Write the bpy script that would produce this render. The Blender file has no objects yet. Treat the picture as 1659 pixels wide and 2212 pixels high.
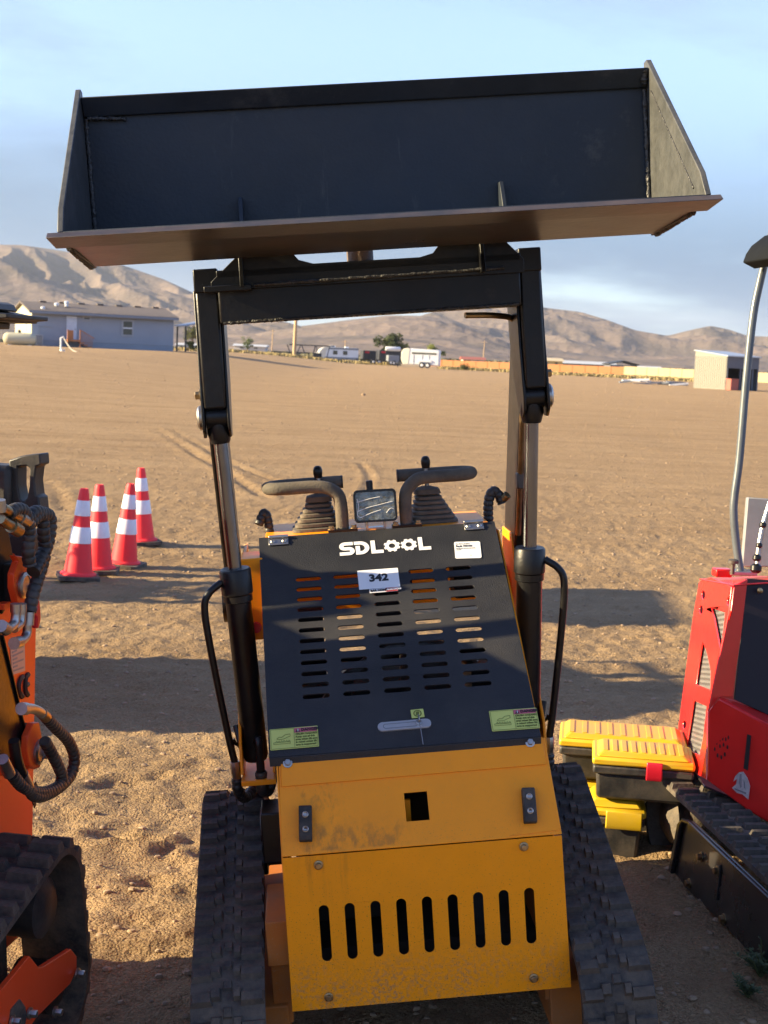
import bpy, bmesh, math, random
import numpy as np
from mathutils import Vector as V, Matrix, Quaternion
from mathutils.geometry import tessellate_polygon

# ------------------------------------------------------------------ camera, sky, sun, exposure
S = bpy.context.scene
COL = S.collection
rad = math.radians
PITCH, ROLL, EYE = rad(6.3), rad(2.5), 1.45
FOC = 3068.7; CX, CY = 829.5, 1106.0          # focal length and centre on a 1659 x 2212 sheet
Fw = V((0, math.cos(PITCH), -math.sin(PITCH)))
R0 = V((1, 0, 0)); U0 = V((0, math.sin(PITCH), math.cos(PITCH)))
Rt = R0*math.cos(ROLL) + U0*math.sin(ROLL); Up = -R0*math.sin(ROLL) + U0*math.cos(ROLL)
EYEP = V((0, 0, EYE))
cam = bpy.data.cameras.new('camera'); camo = bpy.data.objects.new('camera', cam); COL.objects.link(camo)
camo.matrix_world = Matrix(((Rt.x, Up.x, -Fw.x, 0), (Rt.y, Up.y, -Fw.y, 0), (Rt.z, Up.z, -Fw.z, EYE), (0, 0, 0, 1)))
cam.sensor_fit = 'VERTICAL'; cam.sensor_height = 34.6; cam.lens = 48.0
cam.clip_start = 0.05; cam.clip_end = 30000
cam.dof.use_dof = True; cam.dof.focus_distance = 2.85; cam.dof.aperture_fstop = 14.0
S.camera = camo

SUN_EL, SUN_AZ = rad(18.5), rad(6.5)            # from the left, slightly behind the camera
SUND = V((-math.cos(SUN_AZ)*math.cos(SUN_EL), -math.sin(SUN_AZ)*math.cos(SUN_EL), math.sin(SUN_EL)))
sun = bpy.data.lights.new('sun', 'SUN'); sun.energy = 5.0; sun.angle = rad(0.55); sun.color = (1.0, 0.80, 0.47)
suno = bpy.data.objects.new('sun', sun); COL.objects.link(suno)
suno.rotation_euler = SUND.to_track_quat('Z', 'Y').to_euler()

W = bpy.data.worlds.new('World'); S.world = W; W.use_nodes = True
wn = W.node_tree.nodes; wl = W.node_tree.links; wn.clear()
def wN(t, **k):
    n = wn.new(t)
    for a, b in k.items(): setattr(n, a, b)
    return n
sky = wN('ShaderNodeTexSky', sky_type='NISHITA', sun_disc=False)
sky.sun_elevation = SUN_EL; sky.sun_rotation = math.atan2(SUND.x, SUND.y); sky.altitude = 1300; sky.air_density = 1.0; sky.dust_density = 0.25; sky.ozone_density = 2.5
tc = wN('ShaderNodeTexCoord'); sep = wN('ShaderNodeSeparateXYZ'); wl.new(tc.outputs['Generated'], sep.inputs[0])
mx = wN('ShaderNodeMath', operation='MAXIMUM'); wl.new(sep.outputs[2], mx.inputs[0]); mx.inputs[1].default_value = 0.0
ad = wN('ShaderNodeMath', operation='ADD'); wl.new(mx.outputs[0], ad.inputs[0]); ad.inputs[1].default_value = 0.10
dx = wN('ShaderNodeMath', operation='DIVIDE'); wl.new(sep.outputs[0], dx.inputs[0]); wl.new(ad.outputs[0], dx.inputs[1])
dy = wN('ShaderNodeMath', operation='DIVIDE'); wl.new(sep.outputs[1], dy.inputs[0]); wl.new(ad.outputs[0], dy.inputs[1])
cmb = wN('ShaderNodeCombineXYZ'); wl.new(dx.outputs[0], cmb.inputs[0]); wl.new(dy.outputs[0], cmb.inputs[1])
mp = wN('ShaderNodeMapping'); wl.new(cmb.outputs[0], mp.inputs[0]); mp.inputs['Location'].default_value = (2.35, 0.6, 0); mp.inputs['Scale'].default_value = (0.62, 0.62, 1)
nz = wN('ShaderNodeTexNoise'); wl.new(mp.outputs[0], nz.inputs['Vector']); nz.inputs['Scale'].default_value = 0.9; nz.inputs['Detail'].default_value = 9; nz.inputs['Roughness'].default_value = 0.58; nz.inputs['Distortion'].default_value = 0.35
cr = wN('ShaderNodeValToRGB'); wl.new(nz.outputs[0], cr.inputs[0])
cr.color_ramp.elements[0].position = 0.50; cr.color_ramp.elements[0].color = (0, 0, 0, 1)
cr.color_ramp.elements[1].position = 0.68; cr.color_ramp.elements[1].color = (0.85, 0.85, 0.85, 1)
nz2 = wN('ShaderNodeTexNoise'); wl.new(mp.outputs[0], nz2.inputs['Vector']); nz2.inputs['Scale'].default_value = 0.55; nz2.inputs['Detail'].default_value = 4
ccol = wN('ShaderNodeValToRGB'); wl.new(nz2.outputs[0], ccol.inputs[0])
ccol.color_ramp.elements[0].position = 0.42; ccol.color_ramp.elements[0].color = (1.05, 1.40, 1.95, 1)
ccol.color_ramp.elements[1].position = 0.6; ccol.color_ramp.elements[1].color = (1.95, 2.2, 2.6, 1)
mixc = wN('ShaderNodeMix', data_type='RGBA'); wl.new(cr.outputs[0], mixc.inputs[0]); hsv = wN('ShaderNodeHueSaturation'); hsv.inputs['Hue'].default_value = 0.515; hsv.inputs['Saturation'].default_value = 0.95; wl.new(sky.outputs[0], hsv.inputs['Color']); wl.new(hsv.outputs[0], mixc.inputs[6]); wl.new(ccol.outputs[0], mixc.inputs[7])
bank = wN('ShaderNodeMapRange', interpolation_type='SMOOTHSTEP'); wl.new(sep.outputs[2], bank.inputs[0]); bank.inputs[1].default_value = 0.24; bank.inputs[2].default_value = 0.06; bank.inputs[3].default_value = 0.0; bank.inputs[4].default_value = 1.0
nz3 = wN('ShaderNodeTexNoise'); mp3 = wN('ShaderNodeMapping'); wl.new(tc.outputs['Generated'], mp3.inputs[0]); mp3.inputs['Scale'].default_value = (1.0, 1.0, 5.0); wl.new(mp3.outputs[0], nz3.inputs['Vector']); nz3.inputs['Scale'].default_value = 2.2; nz3.inputs['Detail'].default_value = 7; nz3.inputs['Roughness'].default_value = 0.55
b3r = wN('ShaderNodeMapRange', interpolation_type='SMOOTHSTEP'); wl.new(nz3.outputs[0], b3r.inputs[0]); b3r.inputs[1].default_value = 0.25; b3r.inputs[2].default_value = 0.5; b3r.inputs[3].default_value = 0.25
bm_ = wN('ShaderNodeMath', operation='MULTIPLY'); wl.new(bank.outputs[0], bm_.inputs[0]); wl.new(b3r.outputs[0], bm_.inputs[1])
mixb = wN('ShaderNodeMix', data_type='RGBA'); wl.new(bm_.outputs[0], mixb.inputs[0]); wl.new(mixc.outputs[2], mixb.inputs[6]); mixb.inputs[7].default_value = (0.56, 1.0, 1.62, 1)
bg = wN('ShaderNodeBackground'); wl.new(mixb.outputs[2], bg.inputs[0]); bg.inputs[1].default_value = 0.106
wo = wN('ShaderNodeOutputWorld'); wl.new(bg.outputs[0], wo.inputs[0])
S.view_settings.view_transform = 'Standard'; S.view_settings.look = 'None'; S.view_settings.exposure = 1.80; S.view_settings.gamma = 1.0
S.view_settings.use_curve_mapping = False
S.render.engine = 'CYCLES'
S.cycles.max_bounces = 8; S.cycles.diffuse_bounces = 4; S.cycles.glossy_bounces = 4; S.cycles.transmission_bounces = 6
S.cycles.volume_bounces = 0; S.cycles.sample_clamp_indirect = 6.0
S.cycles.use_denoising = True
random.seed(7); rng = np.random.default_rng(7)

# ------------------------------------------------------------------ helpers
def ray(u, v): return Fw + Rt*((u-CX)/FOC) - Up*((v-CY)/FOC)
def P(u, v, d): return EYEP + ray(u, v)*d                     # point seen at sheet position (u, v), d metres along the view axis
def hit(u, v, p0, n):
    k = ray(u, v); t = (V(p0)-EYEP).dot(n)/k.dot(n); return EYEP + k*t

MATS = {}
def mat(name, col, rough=0.5, metal=0.0, var=0.12, vscale=8.0, bump=0.0, bscale=120.0, dust=None, spec=None, emit=None, coat=0.0, speck=0.0, scuff=None):
    """procedural surface: base colour with noise variation, optional grain bump, optional dust film"""
    if name in MATS: return MATS[name]
    m = bpy.data.materials.new(name); m.use_nodes = True; nt = m.node_tree; N = nt.nodes; Lk = nt.links
    b = N['Principled BSDF']; b.inputs['Roughness'].default_value = rough; b.inputs['Metallic'].default_value = metal
    if coat: b.inputs['Coat Weight'].default_value = coat; b.inputs['Coat Roughness'].default_value = 0.12
    if spec is not None: b.inputs['Specular IOR Level'].default_value = spec
    t = N.new('ShaderNodeTexCoord')
    n = N.new('ShaderNodeTexNoise'); n.inputs['Scale'].default_value = vscale; n.inputs['Detail'].default_value = 6; n.inputs['Roughness'].default_value = 0.65
    Lk.new(t.outputs['Object'], n.inputs['Vector'])
    r = N.new('ShaderNodeValToRGB'); Lk.new(n.outputs[0], r.inputs[0])
    lo = [max(0, c*(1-var)) for c in col]; hi = [min(1, c*(1+var)) for c in col]
    r.color_ramp.elements[0].position = 0.3; r.color_ramp.elements[0].color = (*lo, 1)
    r.color_ramp.elements[1].position = 0.7; r.color_ramp.elements[1].color = (*hi, 1)
    out = r.outputs[0]
    rr = N.new('ShaderNodeMapRange'); Lk.new(n.outputs[0], rr.inputs[0]); rr.inputs[1].default_value = 0.25; rr.inputs[2].default_value = 0.75
    rr.inputs[3].default_value = max(0.02, rough*0.85); rr.inputs[4].default_value = min(1, rough*1.2); Lk.new(rr.outputs[0], b.inputs['Roughness'])
    if dust:
        dcol, amt, dsc = dust
        dn = N.new('ShaderNodeTexNoise'); dn.inputs['Scale'].default_value = dsc; dn.inputs['Detail'].default_value = 8; dn.inputs['Roughness'].default_value = 0.7
        Lk.new(t.outputs['Object'], dn.inputs['Vector'])
        dr = N.new('ShaderNodeMapRange'); Lk.new(dn.outputs[0], dr.inputs[0]); dr.inputs[1].default_value = 0.42; dr.inputs[2].default_value = 0.68; dr.inputs[3].default_value = 0; dr.inputs[4].default_value = amt
        mxx = N.new('ShaderNodeMix'); mxx.data_type = 'RGBA'; Lk.new(dr.outputs[0], mxx.inputs[0]); Lk.new(out, mxx.inputs[6]); mxx.inputs[7].default_value = (*dcol, 1); out = mxx.outputs[2]
    if name.startswith('track rubber') or name.startswith('dusty exc'):
        gg = N.new('ShaderNodeNewGeometry'); sz_ = N.new('ShaderNodeSeparateXYZ'); Lk.new(gg.outputs['Position'], sz_.inputs[0])
        lowm = N.new('ShaderNodeMapRange'); lowm.interpolation_type = 'SMOOTHSTEP'; Lk.new(sz_.outputs[2], lowm.inputs[0]); lowm.inputs[1].default_value = .46; lowm.inputs[2].default_value = .06
        ln_ = N.new('ShaderNodeTexNoise'); ln_.inputs['Scale'].default_value = 22; ln_.inputs['Detail'].default_value = 9; ln_.inputs['Roughness'].default_value = .75; Lk.new(gg.outputs['Position'], ln_.inputs['Vector'])
        lr_ = N.new('ShaderNodeMapRange'); Lk.new(ln_.outputs[0], lr_.inputs[0]); lr_.inputs[1].default_value = .40; lr_.inputs[2].default_value = .62; lr_.inputs[4].default_value = .8
        mm_ = N.new('ShaderNodeMath'); mm_.operation = 'MULTIPLY'; Lk.new(lowm.outputs[0], mm_.inputs[0]); Lk.new(lr_.outputs[0], mm_.inputs[1])
        mz_ = N.new('ShaderNodeMix'); mz_.data_type = 'RGBA'; Lk.new(mm_.outputs[0], mz_.inputs[0]); Lk.new(out, mz_.inputs[6]); mz_.inputs[7].default_value = (.16, .125, .085, 1); out = mz_.outputs[2]
    if scuff:
        amt_, sq_, sc_, th_ = scuff
        for sd_, (k1, k2) in enumerate(((sq_, sc_), ((1, 1, 1), sc_*.35))):
            mps = N.new('ShaderNodeMapping'); mps.inputs['Scale'].default_value = k1; mps.inputs['Location'].default_value = (3.1*sd_, 1.7, .4); Lk.new(t.outputs['Object'], mps.inputs[0])
            sn = N.new('ShaderNodeTexNoise'); sn.inputs['Scale'].default_value = k2; sn.inputs['Detail'].default_value = 10; sn.inputs['Roughness'].default_value = .75; Lk.new(mps.outputs[0], sn.inputs['Vector'])
            sr = N.new('ShaderNodeMapRange'); Lk.new(sn.outputs[0], sr.inputs[0]); sr.inputs[1].default_value = th_; sr.inputs[2].default_value = th_+.12; sr.inputs[4].default_value = amt_
            ms = N.new('ShaderNodeMix'); ms.data_type = 'RGBA'; Lk.new(sr.outputs[0], ms.inputs[0]); Lk.new(out, ms.inputs[6]); ms.inputs[7].default_value = (0.11, 0.105, 0.098, 1); out = ms.outputs[2]
    if speck:
        sn = N.new('ShaderNodeTexNoise'); sn.inputs['Scale'].default_value = 260; sn.inputs['Detail'].default_value = 2; Lk.new(t.outputs['Object'], sn.inputs['Vector'])
        sr = N.new('ShaderNodeMapRange'); Lk.new(sn.outputs[0], sr.inputs[0]); sr.inputs[1].default_value = 0.64; sr.inputs[2].default_value = 0.7; sr.inputs[4].default_value = speck
        ms = N.new('ShaderNodeMix'); ms.data_type = 'RGBA'; Lk.new(sr.outputs[0], ms.inputs[0]); Lk.new(out, ms.inputs[6]); ms.inputs[7].default_value = (0.30, 0.24, 0.17, 1); out = ms.outputs[2]
    Lk.new(out, b.inputs['Base Color'])
    if bump:
        bn = N.new('ShaderNodeTexNoise'); bn.inputs['Scale'].default_value = bscale; bn.inputs['Detail'].default_value = 4
        Lk.new(t.outputs['Object'], bn.inputs['Vector'])
        bp = N.new('ShaderNodeBump'); bp.inputs['Strength'].default_value = bump; bp.inputs['Distance'].default_value = 0.01
        Lk.new(bn.outputs[0], bp.inputs['Height']); Lk.new(bp.outputs[0], b.inputs['Normal'])
    if emit: b.inputs['Emission Color'].default_value = (*emit[0], 1); b.inputs['Emission Strength'].default_value = emit[1]
    MATS[name] = m; return m

SAND = (0.36, 0.25, 0.15)
DUST = (0.22, 0.17, 0.12)
M_ORANGE = mat('loader yellow orange paint', (0.95, 0.315, 0.002), 0.40, var=0.04, bump=0.03, bscale=300, dust=((0.72, 0.26, 0.015), 0.2, 9), spec=.35, speck=0.12)
M_BLACKT = mat('textured black powder coat', (0.018, 0.019, 0.022), 0.5, var=0.25, bump=0.28, bscale=420, dust=((0.07, 0.063, 0.055), 0.3, 5), spec=.4, scuff=(.22, (1, .25, .25), 18, .62))
M_BLACK = mat('black gloss paint', (0.0045, 0.005, 0.006), 0.34, var=0.3, bump=0.06, bscale=90, dust=((0.035, 0.030, 0.026), 0.25, 12), spec=.35, scuff=(.3, (1, 1, .6), 30, .64))
M_BUCKET = mat('dark bucket paint', (0.013, 0.020, 0.030), 0.5, var=0.25, vscale=5, bump=0.10, bscale=160, dust=((0.045, 0.045, 0.045), 0.35, 4), spec=.4, scuff=(.38, (1.6, 1, .22), 14, .60))
M_BUCKETU = mat('bucket underside paint', (0.032, 0.030, 0.030), 0.30, var=0.25, vscale=4, bump=0.05, bscale=60, dust=((0.11, 0.075, 0.055), 0.6, 5), scuff=(.4, (.4, 1, 1), 16, .60))
M_SIDEP = mat('worn grey bucket plate', (0.050, 0.053, 0.054), 0.48, var=0.3, vscale=30, bump=0.12, bscale=160, dust=((0.10, 0.10, 0.098), 0.6, 18), spec=.4)
M_WELD = mat('weld bead', (0.035, 0.035, 0.035), 0.42, var=0.5, vscale=60, bump=0.6, bscale=140)
M_RUBBER = mat('track rubber', (0.022, 0.022, 0.023), 0.8, var=0.3, vscale=14, bump=0.3, bscale=120, dust=(DUST, 0.42, 9), scuff=(.5, (1, 1, 1), 40, .60))
M_DUSTYRUB = mat('dusty track rubber', (0.034, 0.033, 0.034), 0.85, var=0.3, vscale=10, bump=0.25, bscale=150, dust=(DUST, 0.75, 14))
M_PLASTIC = mat('black plastic', (0.020, 0.020, 0.021), 0.5, var=0.2, bump=0.1, bscale=200, dust=(DUST, 0.25, 8))
M_FOAM = mat('handle foam sleeve', (0.085, 0.074, 0.060), 0.85, var=0.25, vscale=30, bump=0.25, bscale=260, dust=(DUST, 0.5, 10))
M_BOOT = mat('rubber boot', (0.075, 0.066, 0.054), 0.75, var=0.25, vscale=20, bump=0.15, bscale=180, dust=(DUST, 0.7, 9))
M_CHROME = mat('cylinder chrome rod', (0.19, 0.20, 0.22), 0.24, 1.0, var=0.08, vscale=12)
M_ZINC = mat('zinc plated steel', (0.40, 0.39, 0.37), 0.38, 1.0, var=0.2, vscale=30)
M_YZINC = mat('yellow zinc fitting', (0.34, 0.26, 0.15), 0.38, 1.0, var=0.25, vscale=40)
M_RUST = mat('bare rusty steel', (0.16, 0.12, 0.10), 0.6, 0.5, var=0.4, vscale=20, bump=0.3, bscale=80)
M_WHITE = mat('white sticker', (0.80, 0.80, 0.80), 0.4, var=0.03)
M_INK = mat('black ink', (0.02, 0.02, 0.022), 0.5)
M_GREYINK = mat('grey ink', (0.22, 0.23, 0.25), 0.5)
M_STICK = mat('yellow green sticker', (0.60, 0.63, 0.16), 0.45, var=0.06)
M_OLIVE = mat('olive ink', (0.14, 0.16, 0.03), 0.5)
M_PINK = mat('faded red sticker', (0.52, 0.12, 0.16), 0.5, var=0.1)
M_REDINK = mat('red ink', (0.45, 0.03, 0.03), 0.5)
M_SILV = mat('silver latch', (0.62, 0.63, 0.65), 0.35, 0.6, var=0.05)
M_LENS = mat('lamp lens', (0.20, 0.205, 0.18), 0.18, 0.35, var=0.6, vscale=45, bump=0.35, bscale=50)
M_LORANGE = mat('neighbour orange paint', (0.80, 0.068, 0.012), 0.40, var=0.06, bump=0.03, bscale=200, dust=((0.45, 0.12, 0.05), 0.18, 8), spec=.35)
M_RED = mat('excavator red paint', (0.72, 0.015, 0.012), 0.30, var=0.08, bump=0.02, bscale=200, coat=0.3)
M_GREYPOST = mat('grey painted post', (0.085, 0.10, 0.115), 0.34, var=0.12, vscale=20, coat=0.2)
M_MESH = mat('grey perforated mesh', (0.20, 0.195, 0.19), 0.45, 0.3, var=0.1)
M_DARK = mat('dark interior', (0.008, 0.008, 0.009), 0.7)
M_BTUBE = mat('black sheet steel', (0.018, 0.018, 0.020), 0.28, var=0.3, vscale=9, dust=((0.06, 0.05, 0.045), 0.4, 6), coat=0.2)
M_YLID = mat('yellow plastic lid', (0.56, 0.36, 0.008), 0.4, var=0.06, dust=((0.45, 0.33, 0.15), 0.2, 10))
M_REDP = mat('red plastic', (0.55, 0.012, 0.03), 0.35, var=0.08)
M_CONE = mat('cone red orange', (0.98, 0.050, 0.062), 0.5, var=0.05, dust=((0.55, 0.09, 0.08), 0.25, 8), spec=.25)
M_REFL = mat('reflective white band', (0.78, 0.76, 0.80), 0.3, var=0.06, vscale=25)

class MB:
    def __init__(s): s.v = []; s.f = []
    def add(s, vs, fs):
        o = len(s.v); s.v += [V(q) for q in vs]; s.f += [[i+o for i in q] for q in fs]; return s
    def hexa(s, p):   # 4 bottom (ccw) + 4 top
        return s.add(p, [(3, 2, 1, 0), (4, 5, 6, 7), (0, 1, 5, 4), (1, 2, 6, 5), (2, 3, 7, 6), (3, 0, 4, 7)])
    def box(s, a, b):
        (x0, y0, z0), (x1, y1, z1) = a, b
        return s.hexa([(x0, y0, z0), (x1, y0, z0), (x1, y1, z0), (x0, y1, z0), (x0, y0, z1), (x1, y0, z1), (x1, y1, z1), (x0, y1, z1)])
    def bar(s, p, q, w, t, up=(0, 0, 1)):
        p, q = V(p), V(q); d = (q-p).normalized(); a = d.cross(V(up)).normalized()*w/2; b = a.cross(d).normalized()*t/2
        return s.hexa([p-a-b, p+a-b, q+a-b, q-a-b, p-a+b, p+a+b, q+a+b, q-a+b])
    def prism(s, poly, axis, a, b):
        mk = {'x': lambda c, h: (h, c[0], c[1]), 'y': lambda c, h: (c[0], h, c[1]), 'z': lambda c, h: (c[0], c[1], h)}[axis]
        n = len(poly); vs = [mk(c, a) for c in poly] + [mk(c, b) for c in poly]
        return s.add(vs, [list(range(n)), list(range(2*n-1, n-1, -1))] + [(i, i+n, (i+1) % n+n, (i+1) % n) for i in range(n)])
    def plate(s, outer, holes, M, th):
        loops = [outer]+list(holes); flat = [c for l in loops for c in l]
        tris = tessellate_polygon([[V((c[0], c[1], 0)) for c in l] for l in loops]); n = len(flat)
        vs = [M @ V((c[0], c[1], 0)) for c in flat] + [M @ V((c[0], c[1], -th)) for c in flat]
        fs = []
        for t in tris:
            a, b, c = [V((*flat[i], 0)) for i in t]
            if (b-a).cross(c-a).z < 0: t = (t[0], t[2], t[1])
            fs.append(tuple(t)); fs.append(tuple(i+n for i in reversed(t)))
        o = 0
        for l in loops:
            k = len(l); fs += [(o+i, o+(i+1) % k, o+(i+1) % k+n, o+i+n) for i in range(k)]; o += k
        return s.add(vs, fs)
    def tube(s, pts, r, n=10, caps=True, closed=False):
        pts = [V(p) for p in pts]; k = len(pts); rs = r if isinstance(r, (list, tuple)) else [r]*k
        vs = []; up = None
        for i, p in enumerate(pts):
            if closed: t = pts[(i+1) % k]-pts[i-1]
            else: t = pts[min(i+1, k-1)]-pts[max(i-1, 0)]
            t.normalize()
            if up is None: up = t.cross(V((0, 0, 1)) if abs(t.z) < .9 else V((1, 0, 0))).normalized()
            up = (up - t*up.dot(t)).normalized(); w = t.cross(up)
            vs += [p+(up*math.cos(a)+w*math.sin(a))*rs[i] for a in [2*math.pi*j/n for j in range(n)]]
        fs = []
        for i in range(k if closed else k-1):
            i2 = (i+1) % k
            fs += [(i*n+j, i*n+(j+1) % n, i2*n+(j+1) % n, i2*n+j) for j in range(n)]
        if caps and not closed: fs += [list(range(n-1, -1, -1)), list(range((k-1)*n, k*n))]
        return s.add(vs, fs)
    def lathe(s, prof, o, ax, n=20):   # prof: (radius, height) along ax
        o, ax = V(o), V(ax).normalized(); a = ax.orthogonal().normalized(); b = ax.cross(a); vs = []
        for r, h in prof: vs += [o+ax*h+(a*math.cos(t)+b*math.sin(t))*r for t in [2*math.pi*j/n for j in range(n)]]
        k = len(prof); fs = [(i*n+j, i*n+(j+1) % n, (i+1)*n+(j+1) % n, (i+1)*n+j) for i in range(k-1) for j in range(n)]
        fs += [list(range(n-1, -1, -1)), list(range((k-1)*n, k*n))]
        return s.add(vs, fs)
    def mesh(s, name, m, smooth=35):
        me = bpy.data.meshes.new(name); me.from_pydata([tuple(q) for q in s.v], [], s.f); me.update()
        bm = bmesh.new(); bm.from_mesh(me); bmesh.ops.recalc_face_normals(bm, faces=bm.faces); bm.to_mesh(me); bm.free()
        if smooth:
            me.polygons.foreach_set('use_smooth', [True]*len(me.polygons)); me.set_sharp_from_angle(angle=rad(smooth))
        if m: me.materials.append(m)
        return me
    def build(s, name, m, parent=None, bevel=0, smooth=35):
        return link(name, s.mesh(name, m, smooth), parent, bevel)

def link(name, me, parent=None, bevel=0, ml=None):
    o = bpy.data.objects.new(name, me); COL.objects.link(o)
    if parent: o.parent = parent
    if ml is not None: o.matrix_local = ml
    if bevel:
        b = o.modifiers.new('bevel', 'BEVEL'); b.width = bevel; b.segments = 2; b.limit_method = 'ANGLE'; b.angle_limit = rad(40)
    return o
def tag(o, label, cat, group=None):
    o['label'] = label; o['category'] = cat
    if group: o['group'] = group
    return o
def thing(name, label, cat, M=None, group=None):
    o = bpy.data.objects.new(name, None); COL.objects.link(o); o.empty_display_size = 0.1
    if M is not None: o.matrix_world = M
    return tag(o, label, cat, group)
def struct(o, kind='structure'): o['kind'] = kind; return o
def frame(o, x, y, z):
    x, y, z, o = V(x), V(y), V(z), V(o); return Matrix(((x.x, y.x, z.x, o.x), (x.y, y.y, z.y, o.y), (x.z, y.z, z.z, o.z), (0, 0, 0, 1)))
def yaw(o, a): return Matrix.Translation(V(o)) @ Matrix.Rotation(a, 4, 'Z')
def spline(pts, n=8):
    pts = [V(p) for p in pts]; q = [pts[0]*2-pts[1]]+pts+[pts[-1]*2-pts[-2]]; out = []
    for i in range(1, len(q)-2):
        for j in range(n):
            t = j/n; a, b, c, d = q[i-1], q[i], q[i+1], q[i+2]
            out.append(0.5*((2*b)+(c-a)*t+(2*a-5*b+4*c-d)*t*t+(3*b-a-3*c+d)*t**3))
    return out+[pts[-1]]
def rrect(cx, cy, w, h, r, n=5):
    out = []
    for sx, sy, a0 in ((1, 1, 0), (-1, 1, 90), (-1, -1, 180), (1, -1, 270)):
        for j in range(n+1):
            a = rad(a0+90*j/n); out.append((cx+sx*(w/2-r)+r*math.cos(a), cy+sy*(h/2-r)+r*math.sin(a)))
    return out
def circ(cx, cy, r, n=16, ry=None): return [(cx+r*math.cos(2*math.pi*i/n), cy+(ry or r)*math.sin(2*math.pi*i/n)) for i in range(n)]
def wraphose(pts, r, m, name, parent, pitch=0.012, n=14):
    p = spline(pts, 10); d = [0]
    for a, b in zip(p, p[1:]): d.append(d[-1]+(b-a).length)
    tot = d[-1]; k = max(12, int(tot/pitch*6)); q = []; rs = []; j = 0
    for i in range(k+1):
        s_ = tot*i/k
        while j < len(d)-2 and d[j+1] < s_: j += 1
        t = (s_-d[j])/max(1e-9, d[j+1]-d[j]); q.append(p[j].lerp(p[j+1], min(1, t)))
        ph = (s_/pitch) % 1.0; rs.append(r*(0.9 if ph < 0.17 else 1.0+0.06*math.sin(ph*math.pi)))
    return MB().tube(q, rs, n).build(name, m, parent, smooth=60)
TXT = {}
def textmesh(s, size, m, bold=0.0, th=0.0004, align='LEFT'):
    key = (s, size, m.name, bold, align)
    if key in TXT: return TXT[key]
    c = bpy.data.curves.new('t', 'FONT'); c.body = s; c.size = size; c.extrude = th; c.offset = bold; c.align_x = align; c.align_y = 'CENTER'; c.resolution_u = 3
    o = bpy.data.objects.new('t', c); COL.objects.link(o); dg = bpy.context.evaluated_depsgraph_get()
    me = bpy.data.meshes.new_from_object(o.evaluated_get(dg)); me.name = 'lettering'
    bpy.data.objects.remove(o); me.materials.clear(); me.materials.append(m); TXT[key] = me; return me
def text(s, size, m, parent, ml, bold=0.0, align='LEFT', name='lettering'): return link(name, textmesh(s, size, m, bold, align=align), parent, ml=ml)
def hexbolt(mb, p, ax, r, h, washer=True):
    ax = V(ax).normalized(); p = V(p)
    if washer: mb.lathe([(r*1.45, 0), (r*1.45, h*.25), (r*1.3, h*.3)], p, ax, 18)
    mb.lathe([(r, h*.25), (r, h*.95), (r*.85, h*1.05)], p, ax, 6)
def belt_path(wheels, n=12):
    """outline of a belt round (y, z, r) wheels given in clockwise order seen with y to the right"""
    pts = []; k = len(wheels)
    def tang(a, b):
        dy, dz = b[0]-a[0], b[1]-a[1]; L = math.hypot(dy, dz); base = math.atan2(dz, dy); off = math.acos((a[2]-b[2])/L); return base+off
    angs = [tang(wheels[i], wheels[(i+1) % k]) for i in range(k)]
    for i in range(k):
        a0 = angs[i-1]; a1 = angs[i]
        while a1 > a0: a1 -= 2*math.pi
        for j in range(n+1):
            a = a0+(a1-a0)*j/n; pts.append((wheels[i][0]+wheels[i][2]*math.cos(a), wheels[i][1]+wheels[i][2]*math.sin(a)))
    return pts
def resample(pts, step):
    L = [0]; q = pts+[pts[0]]
    for a, b in zip(q, q[1:]): L.append(L[-1]+math.dist(a, b))
    n = int(L[-1]/step); out = []; j = 0
    for i in range(n):
        s_ = L[-1]*i/n
        while L[j+1] < s_: j += 1
        t = (s_-L[j])/(L[j+1]-L[j]+1e-12); out.append((q[j][0]+(q[j+1][0]-q[j][0])*t, q[j][1]+(q[j+1][1]-q[j][1])*t))
    return out
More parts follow.
